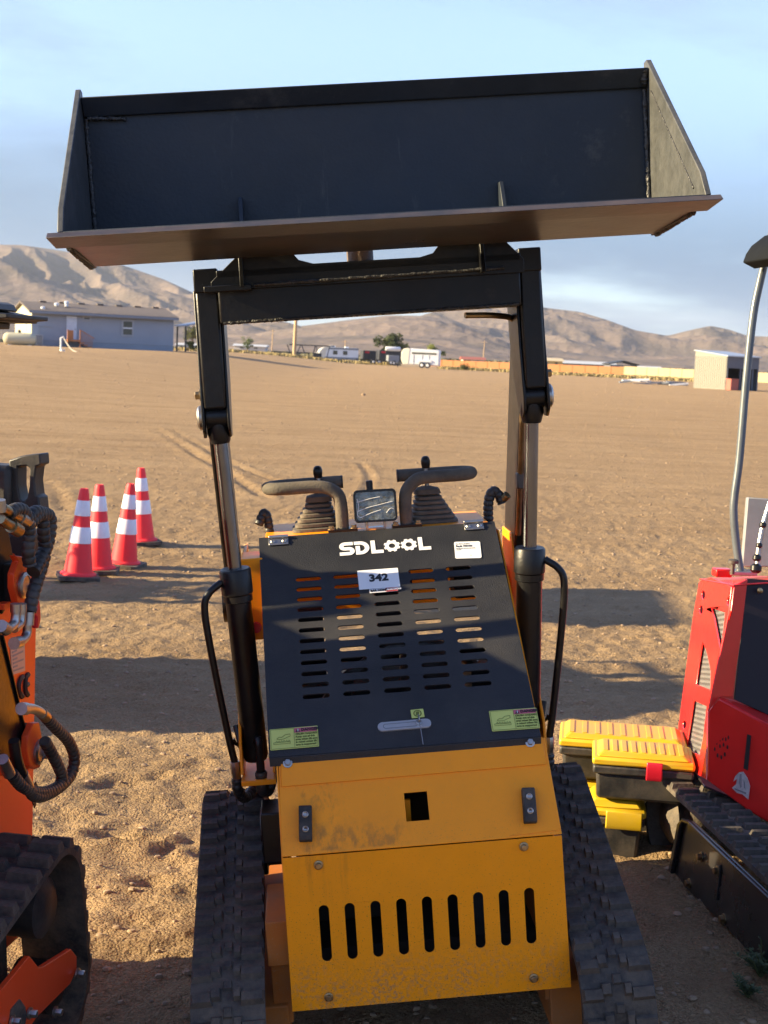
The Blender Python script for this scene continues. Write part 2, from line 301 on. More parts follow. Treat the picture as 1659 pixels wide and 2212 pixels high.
def track(parent, x0, x1, wheels, pitch=0.052, lug=0.016, th=0.016, m=M_RUBBER, ml=None, pattern='double', name='rubber_track'):
    pts = resample(belt_path(wheels, 14), pitch/4); k = len(pts); mb = MB(); vs = []; fs = []
    for i in range(k):
        a, b = pts[i-1], pts[(i+1) % k]; ty, tz = b[0]-a[0], b[1]-a[1]; L = math.hypot(ty, tz); ny, nz_ = -tz/L, ty/L
        cy_, cz_ = np.mean([w[0] for w in wheels]), np.mean([w[1] for w in wheels])
        if ny*(pts[i][0]-cy_)+nz_*(pts[i][1]-cz_) < 0: ny, nz_ = -ny, -nz_
        y, z = pts[i]; vs += [(x0, y, z), (x1, y, z), (x1, y-ny*th, z-nz_*th), (x0, y-ny*th, z-nz_*th)]
    for i in range(k):
        o, p = 4*i, 4*((i+1) % k); fs += [(o+j, o+(j+1) % 4, p+(j+1) % 4, p+j) for j in range(4)]
    b = mb.add(vs, fs).build(name, m, parent, smooth=50)
    w = x1-x0; mid = 0.17*w; n = k//4
    def lugmesh(a, b_, c0, cut):
        h = MB(); L = pitch*0.5; t = pitch*0.34
        e = (b_-a)*cut
        h.hexa([(a, -L/2, -.002), (b_, -L/2, -.002), (b_, L/2, -.002), (a, L/2, -.002), (a+e, -t/2, lug), (b_-.004, -t/2, lug), (b_-.004, t/2, lug), (a+e, t/2, lug)])
        return h.mesh('tread_lug', ml or m, 0)
    if pattern == 'double':
        shapes = [lugmesh(0, w*.30, 0, .1), lugmesh(w*.27, w*.42, 0, .05), lugmesh(w*.58, w*.70, 0, .05), lugmesh(w*.68, w, 0, .03)]
        shift = [0, .009, .007, -.002]
    else:
        shapes = [lugmesh(0, w*.46, 0, .08), lugmesh(w*.54, w, 0, .08)]; shift = [0, pitch*.5]
    lk = MB(); lk.hexa([(w*.44, -pitch*.2, 0), (w*.56, -pitch*.2, 0), (w*.56, pitch*.2, 0), (w*.44, pitch*.2, 0), (w*.45, -pitch*.14, .006), (w*.55, -pitch*.14, .006), (w*.55, pitch*.14, .006), (w*.45, pitch*.14, .006)])
    link_me = lk.mesh('track_link', m, 0)
    for i in range(n):
        a, c = pts[4*i], pts[(4*i+1) % k]; ty, tz = c[0]-a[0], c[1]-a[1]; L = math.hypot(ty, tz); ty /= L; tz /= L
        ny, nz_ = -tz, ty
        if ny*(a[0]-cy_)+nz_*(a[1]-cz_) < 0: ny, nz_ = -ny, -nz_; ty, tz = -ty, -tz
        for sh, df in zip(shapes, shift):
            link('tread_lug', sh, b, ml=frame((x0, a[0]+ty*df, a[1]+tz*df), (1, 0, 0), (0, ty, tz), (0, ny, nz_)))
        if pattern == 'double': link('track_link', link_me, b, ml=frame((x0, a[0]+ty*pitch*.5, a[1]+tz*pitch*.5), (1, 0, 0), (0, ty, tz), (0, ny, nz_)))
    return b
def copy_tree(o, parent=None, skip=()):
    c = o.copy(); COL.objects.link(c); c.parent = parent
    for ch in list(o.children):
        if ch.name.split('.')[0] not in skip: copy_tree(ch, c, skip)
    return c

# ------------------------------------------------------------------ ground
def sstep(t): t = np.clip(t, 0, 1); return t*t*(3-2*t)
def base_z(x, y):
    x = np.asarray(x, float); y = np.asarray(y, float)
    near = (0.040+0.070*np.tanh(1.5*(x-0.145)))*(1-sstep((y-3.9)/3.0))
    left = 1.0*sstep((y-18)/75)*sstep((-3-x)/15)*(1-sstep((y-160)/120))
    return near+left
def vnoise(x, y, seed):
    xi = np.floor(x).astype(np.int64); yi = np.floor(y).astype(np.int64); fx = x-xi; fy = y-yi
    def h(a, b):
        q = (a*374761393+b*668265263+seed*1442695041) & 0xffffffff; q = ((q ^ (q >> 13))*1274126177) & 0xffffffff; return ((q ^ (q >> 16)) & 0xffff)/65535.0
    u = fx*fx*(3-2*fx); w = fy*fy*(3-2*fy)
    return (h(xi, yi)*(1-u)+h(xi+1, yi)*u)*(1-w)+(h(xi, yi+1)*(1-u)+h(xi+1, yi+1)*u)*w-0.5
def axis_pts(lo, hi, step, far0, far1, growth):
    mid = list(np.arange(lo, hi, step)); p = [hi]; s_ = step
    while p[-1] < far1: s_ *= growth; p.append(p[-1]+s_)
    q = [lo]; s_ = step
    while q[-1] > far0: s_ *= growth; q.append(q[-1]-s_)
    return np.array(q[:0:-1]+mid+p)
gx = axis_pts(-2.6, 3.4, 0.025, -5200, 5200, 1.055)
gy = np.concatenate([np.arange(-30, 0.8, 2.2), np.arange(0.9, 1.6, 0.1), np.arange(1.6, 8.0, 0.025)])
yy = [8.0]
while yy[-1] < 9000: yy.append(yy[-1]+max(0.025, yy[-1]*0.0085 if yy[-1] < 60 else yy[-1]*0.03))
gy = np.concatenate([gy, yy])
GX, GY = np.meshgrid(gx, gy)
Z = base_z(GX, GY)
rough_ = 1.0
calm = 1-.55*sstep((GY-4.8)/2)
Z += 0.022*vnoise(GX*0.9+3, GY*0.9, 1)+calm*(0.018*vnoise(GX*3.1, GY*3.1+7, 2)+0.015*vnoise(GX*7.5, GY*7.5, 3))
nearm = 1-sstep((GY-9)/14)
Z += nearm*(0.014*vnoise(GX*15, GY*15, 4)+0.013*vnoise(GX*29, GY*29, 5))
for _ in range(190):                                       # footprints and hoof-like dents
    px, py = rng.uniform(-2.2, 2.6), rng.uniform(2.2, 5.2)
    if -0.4 < px < 0.75 and py < 3.8: continue
    a = rng.uniform(0, 6.28); l, w_ = rng.uniform(.03, .085), rng.uniform(.025, .05); dp_ = rng.uniform(.4, 1.0)*l/.085
    m_ = (np.abs(GX-px) < .4) & (np.abs(GY-py) < .4); dx_, dy_ = GX[m_]-px, GY[m_]-py
    q = ((dx_*math.cos(a)+dy_*math.sin(a))/l)**2+((-dx_*math.sin(a)+dy_*math.cos(a))/w_)**2
    q = q*(1+.9*vnoise(GX[m_]*22, GY[m_]*22, 31)+.6*vnoise(GX[m_]*9, GY[m_]*9, 33)); Z[m_] += dp_*(-0.030*np.exp(-q)+0.013*np.exp(-(np.sqrt(np.abs(q))-1.6)**2*3))
def rut(pts, dep, wid):                                    # wheel ruts across the field
    p = spline([V((a, b, 0)) for a, b in pts], 30)
    d = np.full(GX.shape, 9.0); sel = (GY > 8) & (GY < 60) & (np.abs(GX) < 30)
    gxs, gys = GX[sel], GY[sel]; dd = np.full(gxs.shape, 9.0)
    for q in p: dd = np.minimum(dd, (gxs-q.x)**2+(gys-q.y)**2)
    dd = np.sqrt(dd); Z[sel] += -dep*np.exp(-(dd/wid)**2)+dep*.6*np.exp(-((dd-2*wid)/wid)**2)
def gp(u, v):
    q = hit(u, v, (0, 0, 0), V((0, 0, 1))); return (q.x, q.y)
rut([gp(335, 925), gp(400, 968), gp(455, 1000), gp(520, 1040), gp(575, 1075)], .022, .06)
rut([gp(365, 925), gp(430, 962), gp(500, 1000), gp(570, 1030), gp(700, 1065)], .018, .055)
rut([gp(0, 985), gp(60, 1010), gp(120, 1060), gp(140, 1100)], .018, .055)
rut([gp(780, 1000), gp(800, 1030), gp(790, 1060)], .012, .05)
Z += -0.06*sstep((np.hypot(GX, GY)-300)/300)
mg = bpy.data.meshes.new('ground'); ny_, nx_ = GX.shape
co = np.stack([GX, GY, Z], -1).reshape(-1, 3); idx = np.arange(ny_*nx_).reshape(ny_, nx_)
fc = np.stack([idx[:-1, :-1], idx[:-1, 1:], idx[1:, 1:], idx[1:, :-1]], -1).reshape(-1, 4)
mg.vertices.add(len(co)); mg.vertices.foreach_set('co', co.ravel()); mg.loops.add(fc.size); mg.loops.foreach_set('vertex_index', fc.ravel().astype(np.int32))
mg.polygons.add(len(fc)); mg.polygons.foreach_set('loop_start', np.arange(0, fc.size, 4, dtype=np.int32)); mg.polygons.foreach_set('loop_total', np.full(len(fc), 4, np.int32))
mg.polygons.foreach_set('use_smooth', np.ones(len(fc), bool)); mg.update(calc_edges=True)
def ground_z(x, y):
    ix = int(np.clip(np.searchsorted(gx, x)-1, 0, nx_-2)); iy = int(np.clip(np.searchsorted(gy, y)-1, 0, ny_-2)); return float(Z[iy:iy+2, ix:ix+2].mean())

def ground_mat():
    m = bpy.data.materials.new('graded sandy dirt'); m.use_nodes = True; nt = m.node_tree; N = nt.nodes; Lk = nt.links; b = N['Principled BSDF']
    b.inputs['Roughness'].default_value = 0.92; b.inputs['Specular IOR Level'].default_value = 0.2
    geo = N.new('ShaderNodeNewGeometry')
    def noise(sc, det=5, ro=0.6, sq=(1, 1, 1)):
        mpp = N.new('ShaderNodeMapping'); mpp.inputs['Scale'].default_value = sq; Lk.new(geo.outputs['Position'], mpp.inputs[0])
        n = N.new('ShaderNodeTexNoise'); n.inputs['Scale'].default_value = sc; n.inputs['Detail'].default_value = det; n.inputs['Roughness'].default_value = ro; Lk.new(mpp.outputs[0], n.inputs['Vector']); return n.outputs[0]
    def ramp(f, stops):
        r = N.new('ShaderNodeValToRGB'); Lk.new(f, r.inputs[0]); e = r.color_ramp.elements
        e[0].position, e[0].color = stops[0][0], (*stops[0][1], 1); e[1].position, e[1].color = stops[-1][0], (*stops[-1][1], 1)
        for p_, c_ in stops[1:-1]: k = e.new(p_); k.color = (*c_, 1)
        return r.outputs[0]
    def mix(f, a, c, mode='MIX'):
        x = N.new('ShaderNodeMix'); x.data_type = 'RGBA'; x.blend_type = mode
        if isinstance(f, float): x.inputs[0].default_value = f
        else: Lk.new(f, x.inputs[0])
        for i, q in ((6, a), (7, c)):
            if isinstance(q, tuple): x.inputs[i].default_value = (*q, 1)
            else: Lk.new(q, x.inputs[i])
        return x.outputs[2]
    c = ramp(noise(1.1, 8, 0.65), [(0.3, (0.285, 0.180, 0.088)), (0.5, (0.360, 0.236, 0.122)), (0.72, (0.425, 0.292, 0.160))])
    c = mix(0.62, c, ramp(noise(100, 3, 0.75), [(0.32, (0.150, 0.095, 0.048)), (0.5, (0.370, 0.245, 0.128)), (0.7, (0.68, 0.50, 0.30))]))
    streak = noise(0.9, 4, 0.55, (0.12, 1.0, 1.0))          # grading passes across the field
    c = mix(0.35, c, ramp(streak, [(0.35, (0.23, 0.148, 0.074)), (0.65, (0.46, 0.322, 0.180))]))
    c = mix(0.30, c, ramp(noise(2.6, 6, 0.7, (0.35, 1.0, 1.0)), [(0.34, (0.20, 0.128, 0.064)), (0.5, (0.355, 0.233, 0.120)), (0.68, (0.485, 0.34, 0.19))]))
    # beyond the field: pale scrub desert
    sp = N.new('ShaderNodeSeparateXYZ'); Lk.new(geo.outputs['Position'], sp.inputs[0])
    mr = N.new('ShaderNodeMapRange'); Lk.new(sp.outputs[1], mr.inputs[0]); mr.inputs[1].default_value = 185; mr.inputs[2].default_value = 235
    scrub = ramp(noise(0.05, 8, 0.7, (1, .35, 1)), [(0.35, (0.20, 0.175, 0.11)), (0.5, (0.33, 0.25, 0.155)), (0.68, (0.46, 0.345, 0.22))])
    c = mix(mr.outputs[0], c, scrub); Lk.new(c, b.inputs['Base Color'])
    # grain relief
    vor = N.new('ShaderNodeTexVoronoi'); vor.inputs['Scale'].default_value = 130; Lk.new(geo.outputs['Position'], vor.inputs['Vector'])
    b1 = N.new('ShaderNodeBump'); b1.inputs['Strength'].default_value = 0.9; b1.inputs['Distance'].default_value = 0.022; Lk.new(noise(90, 4, 0.75), b1.inputs['Height'])
    b2 = N.new('ShaderNodeBump'); b2.invert = True; b2.inputs['Strength'].default_value = 0.7; b2.inputs['Distance'].default_value = 0.014; Lk.new(vor.outputs[0], b2.inputs['Height']); Lk.new(b1.outputs[0], b2.inputs['Normal'])
    b3 = N.new('ShaderNodeBump'); b3.inputs['Strength'].default_value = 0.8; b3.inputs['Distance'].default_value = 0.07; Lk.new(noise(6, 5, 0.65), b3.inputs['Height']); Lk.new(b2.outputs[0], b3.inputs['Normal'])
    Lk.new(b3.outputs[0], b.inputs['Normal']); return m
mg.materials.append(ground_mat()); struct(link('ground', mg))

# loose stones: one mesh of many small pebbles
mb = MB()
def pebble(mb, p, r):
    n = 6; vs = []; a0 = random.random()*6
    for k_, (rr, hh) in enumerate(((.7, -.3), (1, .15), (.62, .6))):
        vs += [V(p)+V((math.cos(a0+i*2*math.pi/n)*rr*r*random.uniform(.75, 1.2), math.sin(a0+i*2*math.pi/n)*rr*r*random.uniform(.6, 1.0), hh*r*random.uniform(.8, 1.1))) for i in range(n)]
    fs = [(k*n+i, k*n+(i+1) % n, (k+1)*n+(i+1) % n, (k+1)*n+i) for k in range(2) for i in range(n)]+[tuple(range(2*n, 3*n))]
    mb.add(vs, fs)
for _ in range(3000):
    y = 1.9+15*random.random()**2.0; x = random.uniform(-.31, .36)*y*1.1
    pebble(mb, (x, y, ground_z(x, y)), random.choice((.0035, .005, .006, .008, .010))*(1+.05*y))
for _ in range(1500):                                     # clods over the open field
    y = 9+75*random.random()**1.7; x = random.uniform(-.31, .31)*y
    pebble(mb, (x, y, ground_z(x, y)), random.uniform(.006, .016)*(.7+.035*y))
for u, v, r in ((405, 2087, .012), (345, 2070, .008), (785, 853, .09), (435, 1200, .02), (1180, 840, .05)):
    q = hit(u, v, (0, 0, .02), V((0, 0, 1))); pebble(mb, (q.x, q.y, ground_z(q.x, q.y)+r*.3), r)
M_STONE = mat('pale pebbles', (0.30, 0.21, 0.13), 0.85, var=0.45, vscale=3)
struct(mb.build('loose_pebbles', M_STONE, smooth=50), 'stuff')

# ------------------------------------------------------------------ the track loader
LX = V((0.9921777, 0.06664328, 0.10555611)); LY = V((-0.06676519, 0.99776587, -0.00238214)); LZ = LX.cross(LY)
LO = V((0.14524218, 2.64011926, 0.03996419))
LD = thing('track_loader', 'yellow and black compact track loader with raised black bucket, lot number 342', 'track loader', frame(LO, LX, LY, LZ))
XC = -0.012
# bucket
sheet = [(-.300, 1.640), (.050, 1.615), (.066, 1.629), (.066, 1.912), (.058, 1.912), (.058, 1.634), (.045, 1.623), (-.300, 1.648)]
bk = MB().prism([q for q in sheet], 'x', -.527, .515).build('bucket', M_BUCKET, LD, .002)
for x in (-.536, .515):
    MB().prism([(.066, 1.611), (.069, 1.930), (.050, 1.932), (-.272, 1.687), (-.300, 1.647), (-.16, 1.622)], 'x', x, x+.010).build('side_plate', M_SIDEP, bk, .0015)
MB().prism([(-.318, 1.637), (-.225, 1.627), (-.225, 1.636), (-.303, 1.646)], 'x', -.552, .540).build('cutting_edge', M_BUCKETU, bk, .0015)
MB().add([(-.534, -.225, 1.6300), (.523, -.225, 1.6300), (.523, .046, 1.6130), (-.534, .046, 1.6130), (-.534, -.225, 1.6320), (.523, -.225, 1.6320), (.523, .046, 1.6150), (-.534, .046, 1.6150)],
         [(0, 1, 2, 3), (7, 6, 5, 4), (0, 4, 5, 1), (1, 5, 6, 2), (2, 6, 7, 3), (3, 7, 4, 0)]).build('wear_plate', M_BUCKETU, bk)
MB().prism([(.060, 1.918), (.028, 1.914), (.050, 1.882), (.060, 1.882)], 'x', -.525, .514).build('top_bar', M_BUCKET, bk, .002)
for x, z in ((-.252, 1.722), (.231, 1.724)):
    MB().prism([(.056, z), (.034, z), (.008, z-.045), (.008, 1.620), (.056, 1.617)], 'x', x-.004, x+.004).build('rib', M_BUCKET, bk, .001)
def weld(p, q, r, parent, wob=.3, n=60):
    p, q = V(p), V(q); pts = [p.lerp(q, i/n)+V((random.uniform(-1, 1), random.uniform(-1, 1), random.uniform(-1, 1)))*r*wob*.5 for i in range(n+1)]
    return MB().tube(pts, [r*random.uniform(.65, 1.25) for _ in pts], 6).build('weld_bead', M_WELD, parent, smooth=70)
weld((.511, .052, 1.63), (.511, .054, 1.88), .0045, bk); weld((-.522, .052, 1.64), (-.522, .054, 1.88), .0045, bk)
weld((.508, .045, 1.885), (.508, .035, 1.912), .007, bk, n=14); weld((-.518, .050, 1.880), (-.45, .054, 1.876), .004, bk, n=30)
weld((-.533, .05, 1.611), (-.533, -.215, 1.628), .0042, bk, n=90); weld((.521, .05, 1.611), (.521, -.215, 1.628), .0042, bk, n=90)
weld((.5145, .02, 1.87), (.5145, -.235, 1.665), .0018, bk, n=60)
# mounting plate between bucket and arms
outer = [(-.322, 1.577), (-.268, 1.624), (-.268, 1.80), (-.166, 1.80), (-.166, 1.626), (-.152, 1.609), (-.125, 1.6005), (.080, 1.6005), (.106, 1.607), (.120, 1.624), (.120, 1.80), (.245, 1.80), (.245, 1.624), (.281, 1.586), (.281, 1.560), (-.322, 1.560)]
Mqa = frame((0, .128, 0), (1, 0, 0), (0, 0, 1), (0, -1, 0))
qa = MB().plate(outer, [], Mqa, .012).build('mounting_plate', M_BLACK, LD, .001)
MB().box((-.335, .100, 1.556), (-.245, .1278, 1.568)).build('ledge', M_BLACK, qa, .002)
for x in (-.262, .198):
    MB().prism([(.092, 1.563), (.1278, 1.563), (.1278, 1.64), (.112, 1.64)], 'x', x-.004, x+.004).build('gusset', M_BLACK, qa, .001)
MB().lathe([(.026, 0), (.026, .04), (.022, .045)], (-.033, .16, 1.600), (0, 0, 1), 20).build('pivot_boss', M_RUST, qa)
weld((-.24, .121, 1.566), (.24, .121, 1.570), .004, qa)
# lift frame: cross beam, uprights, rear arms
lf = MB().box((-.311, .142, 1.497), (.275, .242, 1.582)).build('lift_frame', M_BLACK, LD, .004)
MB().box((-.311, .128, 1.5825), (.275, .236, 1.598)).build('beam_cap', M_BLACK, lf, .002)
weld((-.305, .141, 1.498), (.27, .141, 1.500), .0034, lf, .5, 160)
for s_, xa, xb, zt in ((-1, -.3545, -.3115, 1.603), (1, .2755, .3165, 1.607)):
    up_ = MB().prism([(.150, 1.335), (.150, zt-.012), (.160, zt), (.245, zt), (.262, zt-.02), (.262, 1.36), (.20, 1.32)], 'x', xa, xb).build('upright', M_BLACK, lf, .004)
    MB().prism([(.148, zt-.045), (.148, zt+.001), (.246, zt+.001), (.246, zt-.045)], 'x', xa-.002, xb+.002).build('upright_cap', M_BLACK, up_, .003)
    for xx in ((xa-.006, xa-.0005), (xb+.0005, xb+.006)):
        MB().prism([(.146, 1.315), (.150, 1.292), (.170, 1.278), (.200, 1.278), (.225, 1.30), (.285, 1.40), (.30, 1.50), (.262, 1.565), (.180, 1.565), (.168, 1.42)], 'x', *xx).build('cheek_plate', M_BLACK, up_, .0015)
    xo = xa-.006 if s_ < 0 else xb+.006
    MB().lathe([(.024, 0), (.024, .006), (.019, .010)], (xo, .180, 1.318), (s_, 0, 0), 22).build('pin_boss', M_ZINC, up_)
    bb = MB(); hexbolt(bb, (xo, .19, 1.362), (s_, 0, 0), .008, .012); bb.build('bolt', M_YZINC, up_)
    xm = (xa+xb)/2+s_*.013
    arm = MB().prism([(.262, 1.565), (.262, 1.46), (.31, 1.36), (.58, .87), (.66, .80), (.73, .83), (.71, .93), (.45, 1.40), (.37, 1.53)], 'x', xm-.017, xm+.017).build('lift_arm', M_BLACK, lf, .005)
    MB().lathe([(.045, -.008), (.045, .056), (.03, .06)], (xm-.024, .66, .865), (1, 0, 0), 20).build('arm_pivot', M_BLACK, arm)
xm = .294
MB().tube(spline([(.17, .20, 1.486), (.235, .22, 1.482), (.276, .25, 1.470), (.290, .275, 1.42), (.296, .30, 1.36), (.298, .445, 1.10), (.298, .50, 1.00)], 10), .0062, 10).build('hydraulic_pipe', M_YZINC, lf)
MB().tube(spline([(-.324, .27, 1.44), (-.330, .30, 1.36), (-.332, .445, 1.10), (-.332, .50, 1.00)], 10), .0062, 10).build('hydraulic_pipe', M_YZINC, lf)
for x in (-.332, .298):
    MB().box((x-.009, .415, 1.11), (x+.009, .44, 1.145)).build('pipe_clamp', M_PLASTIC, lf, .003)
# lift cylinders
for s_, xt, xb_ in ((-1, -.331, -.304), (1, .292, .248)):
    top = V((xt, .180, 1.318)); bot = V((xb_+s_*.004, .215, .62)); d = (bot-top).normalized()
    cy_ = MB(); a = top+d*.305
    cy_.lathe([(.029, 0), (.0318, .004), (.0318, .050), (.0295, .053), (.0295, .066), (.0258, .068), (.0258, .39), (.022, .40)], a, d, 28)
    cyl = cy_.build('lift_cylinder', M_BLACK, LD)
    MB().lathe([(.0140, -.01), (.0140, .31)], top, d, 24).build('piston_rod', M_CHROME, cyl)
    ed = MB(); ed.lathe([(.024, -.022), (.026, -.010), (.026, .010), (.024, .022)], top, (1, 0, 0), 20); ed.lathe([(.022, .010), (.024, .030), (.020, .048), (.018, .052)], top, d, 20)
    ed.build('rod_end', M_BLACK, cyl)
    pp = [a+d*.025+V((s_*.029, -.01, 0)), a+d*.045+V((s_*.056, -.02, 0)), a+d*.075+V((s_*.067, -.024, 0)), a+d*.16+V((s_*.064, -.024, 0)), a+d*.33+V((s_*.050, -.022, 0)), a+d*.40+V((s_*.042, -.022, 0))]
    MB().tube(spline(pp, 8), .0075, 12).build('steel_pipe', M_BLACK, cyl)
    MB().tube([pp[-1]-d*.05, pp[-1]+V((-s_*.015, .0, .03)), a+d*.325+V((s_*.034, 0, 0))], .006, 8).build('pipe_brace', M_BLACK, cyl)
    e = pp[-1]
    MB().lathe([(.0095, -.005), (.011, .0), (.011, .020), (.0095, .022), (.0095, .034)], e, d, 8).build('hose_fitting', M_ZINC, cyl)
    wraphose([e+d*.03, e+d*.06+V((0, .005, 0)), e+d*.085+V((-s_*.012, .04, 0)), e+d*.08+V((-s_*.04, .10, .01))], .011, M_PLASTIC, 'hydraulic_hose', cyl)
    e2 = V((xb_-s_*.006, .175, .62))
    MB().tube(spline([a+d*.375, e2+V((0, 0, .045)), e2, e2-V((0, 0, .02))], 6), .0085, 10).build('steel_pipe', M_BLACK, cyl)
    wraphose([e2-V((0, 0, .02)), e2-V((0, -.01, .06)), e2+V((-s_*.01, .05, -.075)), e2+V((-s_*.02, .12, -.06))], .012, M_PLASTIC, 'hydraulic_hose', cyl)
    br = MB()
    for o_ in (-.034, .030): br.prism([(.16, .60), (.22, .585), (.30, .60), (.30, .70), (.225, .715), (.17, .66)], 'x', xb_+o_, xb_+o_+.006)
    br.box((xb_-.034, .16, .575), (xb_+.036, .32, .586)); br.build('cylinder_bracket', M_ORANGE, LD, .0015)
# body: front panels, sides
slots = [rrect(x, .3225, .0195, .113, .0097, 6) for x in np.linspace(-.190, .208, 9)]
Mf = frame((0, 0, 0), (1, 0, 0), (0, 0, 1), (0, -1, 0))
fp = MB().plate([(-.264, .171), (.281, .171), (.277, .478), (-.262, .478)], slots, Mf, .003).build('front_panel', None, LD, .0008)
for x, z in ((-.194, .460), (.202, .463), (-.192, .195), (.208, .197)):
    bb = MB(); hexbolt(bb, (x, -.001, z), (0, -1, 0), .0062, .009); bb.build('bolt', M_YZINC, fp)
un = V((0, -.165, .100)).normalized(); uy = V((0, .100, .165)).normalized()
Mu = frame((0, .002, .4805), (1, 0, 0), uy, un)
up1 = MB().plate([(-.262, 0), (.278, 0), (.270, .192), (-.259, .192)], [[(-.019, .048), (.026, .048), (.026, .104), (-.019, .104)]], Mu, .003).build('upper_panel', None, LD, .0008)
MB().box((-.018, .085, .50), (-.006, .095, .545)).build('bracket', M_ORANGE, up1)
MB().plate([(-.256, .135), (.266, .138), (.265, .193), (-.254, .193)], [], Mu @ Matrix.Translation((0, 0, .0034)), .003).build('cover_strip', M_ORANGE, up1, .0008)
MB().plate([(.175, .004), (.274, .008), (.268, .058), (.236, .060), (.196, .006)], [], Mu @ Matrix.Translation((0, 0, .0016)), .0016).build('hinge_leaf', M_ORANGE, up1)
for x, s_ in ((-.241, .180), (.239, .183)):
    bb = MB(); hexbolt(bb, Mu @ V((x, s_, .004)), un, .0065, .009); bb.build('bolt', M_ZINC, up1)
for x in (-.2135, .2205):
    mm = Mu @ frame((x, .058, 0), (1, -.05, 0), (.05, 1, 0), (0, 0, 1))
    rb = MB(); pr = [(-.034, 0), (-.034, .016), (-.028, .020), (-.008, .022), (.018, .019), (.030, .019), (.034, .014), (.034, 0)]
    n_ = len(pr); rb.add([mm @ V((-.0125, a, b)) for a, b in pr]+[mm @ V((.0125, a, b)) for a, b in pr], [list(range(n_)), list(range(2*n_-1, n_-1, -1))]+[(i, i+n_, (i+1) % n_+n_, (i+1) % n_) for i in range(n_)])
    rbo = rb.build('rubber_bumper', M_RUBBER, LD, .002)
    for a in (-.013, .015):
        bb = MB(); bb.lathe([(.0062, 0), (.0062, .0035), (.0048, .0045), (.0030, .0030), (.0012, .0030)], mm @ V((0, a, .0185)), (mm.to_3x3() @ V((0, 0, 1))), 14); bb.build('bolt', M_ZINC, rbo)
for x in (-.262, .262):
    sd = MB().prism([(.004, .30), (.004, .476), (.098, .640), (.56, 1.005), (.62, 1.005), (.62, .93), (.40, .78), (.30, .62), (.30, .30)], 'x', x-.0015, x+.0015).build('side_panel', M_ORANGE, LD)
MB().box((-.262, .60, .30), (.262, .86, .33)).build('floor_plate', M_ORANGE, LD, .002)
MB().box((-.25, .10, .22), (.25, .80, .25)).build('belly_plate', M_DARK, LD)
eng = MB(); eng.box((-.235, .30, .26), (.12, .62, .60)); eng.box((-.10, .34, .60), (.10, .52, .72)); eng.box((-.24, .18, .27), (-.04, .30, .50))
eng.lathe([(.07, 0), (.07, .10)], (-.16, .42, .64), (0, 1, 0), 20); eng.box((.16, .36, .30), (.25, .62, .74)); eng.box((-.25, .48, .70), (-.15, .60, .86)); eng.box((-.03, .50, .74), (.055, .58, .93)); eng.box((.15, .52, .86), (.25, .62, .96))
en = eng.build('engine', M_DARK, LD, .006)
MB().tube(spline([(-.2, .35, .62), (-.12, .3, .74), (0, .32, .80), (.12, .36, .78), (.2, .45, .70)], 8), .014, 10).build('engine_hose', M_PLASTIC, en)
MB().lathe([(.05, 0), (.055, .02), (.055, .12), (.045, .13)], (.06, .34, .66), (0, 0, 1), 20).build('air_filter', M_PLASTIC, en)
MB().tube([(-.24, .36, .78), (.24, .36, .78)], .010, 8).build('cross_tube', M_BLACK, en)
# hood cover
cy0, cz0 = .090, .648; cn = V((0, -.372, .480)).normalized(); cyv = V((0, .480, .372)).normalized()
Mc = frame((0, cy0, cz0), (1, 0, 0), cyv, cn)
holes = []
for i, x in enumerate((-.1765, -.0935, -.0100, .0725, .1555)):
    for j in range(12): holes.append(rrect(x+.001*(1-j/11)*0, .1475+.0298*j, .0555, .0118, .0058, 5))
cov = MB().plate([(-.276, .004), (.261, .004), (.256, .613), (-.282, .613)], holes, Mc, .0035).build('hood_cover', M_BLACKT, LD, .0006)
fl = MB(); fl.plate([(-.276, 0), (.261, 0), (.261, .018), (-.276, .018)], [], Mc @ frame((0, .0042, -.0012), (1, 0, 0), (0, -.55, -.83), (0, .83, -.55)) , .003)
fl.build('front_lip', M_BLACKT, cov, .001)
for xa, xb_ in ((-.2765, -.282), (.2615, .2565)):
    e = MB(); s1 = 1 if xa > 0 else -1
    e.add([Mc @ V(q) for q in ((xa, .004, -.001), (xb_, .612, -.001), (xb_, .612, -.016), (xa, .004, -.016), (xa-s1*.003, .004, -.001), (xb_-s1*.003, .612, -.001), (xb_-s1*.003, .612, -.016), (xa-s1*.003, .004, -.016))],
          [(0, 1, 2, 3), (7, 6, 5, 4), (0, 4, 5, 1), (1, 5, 6, 2), (2, 6, 7, 3), (3, 7, 4, 0)]); e.build('side_lip', M_BLACKT, cov)
def on(x, s_, z=.0006, rot=0.0): return Mc @ Matrix.Translation((x, s_, z)) @ Matrix.Rotation(rot, 4, 'Z')
def sticker(name, w, h, m, parent, M, z=0.0006, r=.003): return MB().plate(rrect(0, 0, w, h, r, 4), [], M @ Matrix.Translation((0, 0, z)), .0005).build(name, m, parent, smooth=0)
# hinges
for x, s_ in ((-.2375, .603), (.207, .608)):
    h = MB(); mm = on(x, s_)
    h.plate([(-.022, -.019), (.022, -.019), (.022, .003), (-.022, .003)], [], mm @ Matrix.Translation((0, 0, .003)), .0025)
    h.plate([(-.022, .006), (.022, .006), (.022, .020), (-.022, .020)], [], mm @ Matrix.Translation((0, 0, .004)) @ Matrix.Rotation(-.5, 4, 'X'), .0025)
    h.tube([mm @ V((-.022, .0045, .004)), mm @ V((.022, .0045, .004))], .0042, 10)
    ho = h.build('hinge', M_ZINC, cov, .0006)
    for dx_ in (-.013, .013):
        MB().lathe([(.0058, 0), (.0058, .001), (.004, .0030), (.0015, .0022)], mm @ V((dx_, -.008, .003)), cn, 14).build('screw', M_ZINC, ho)
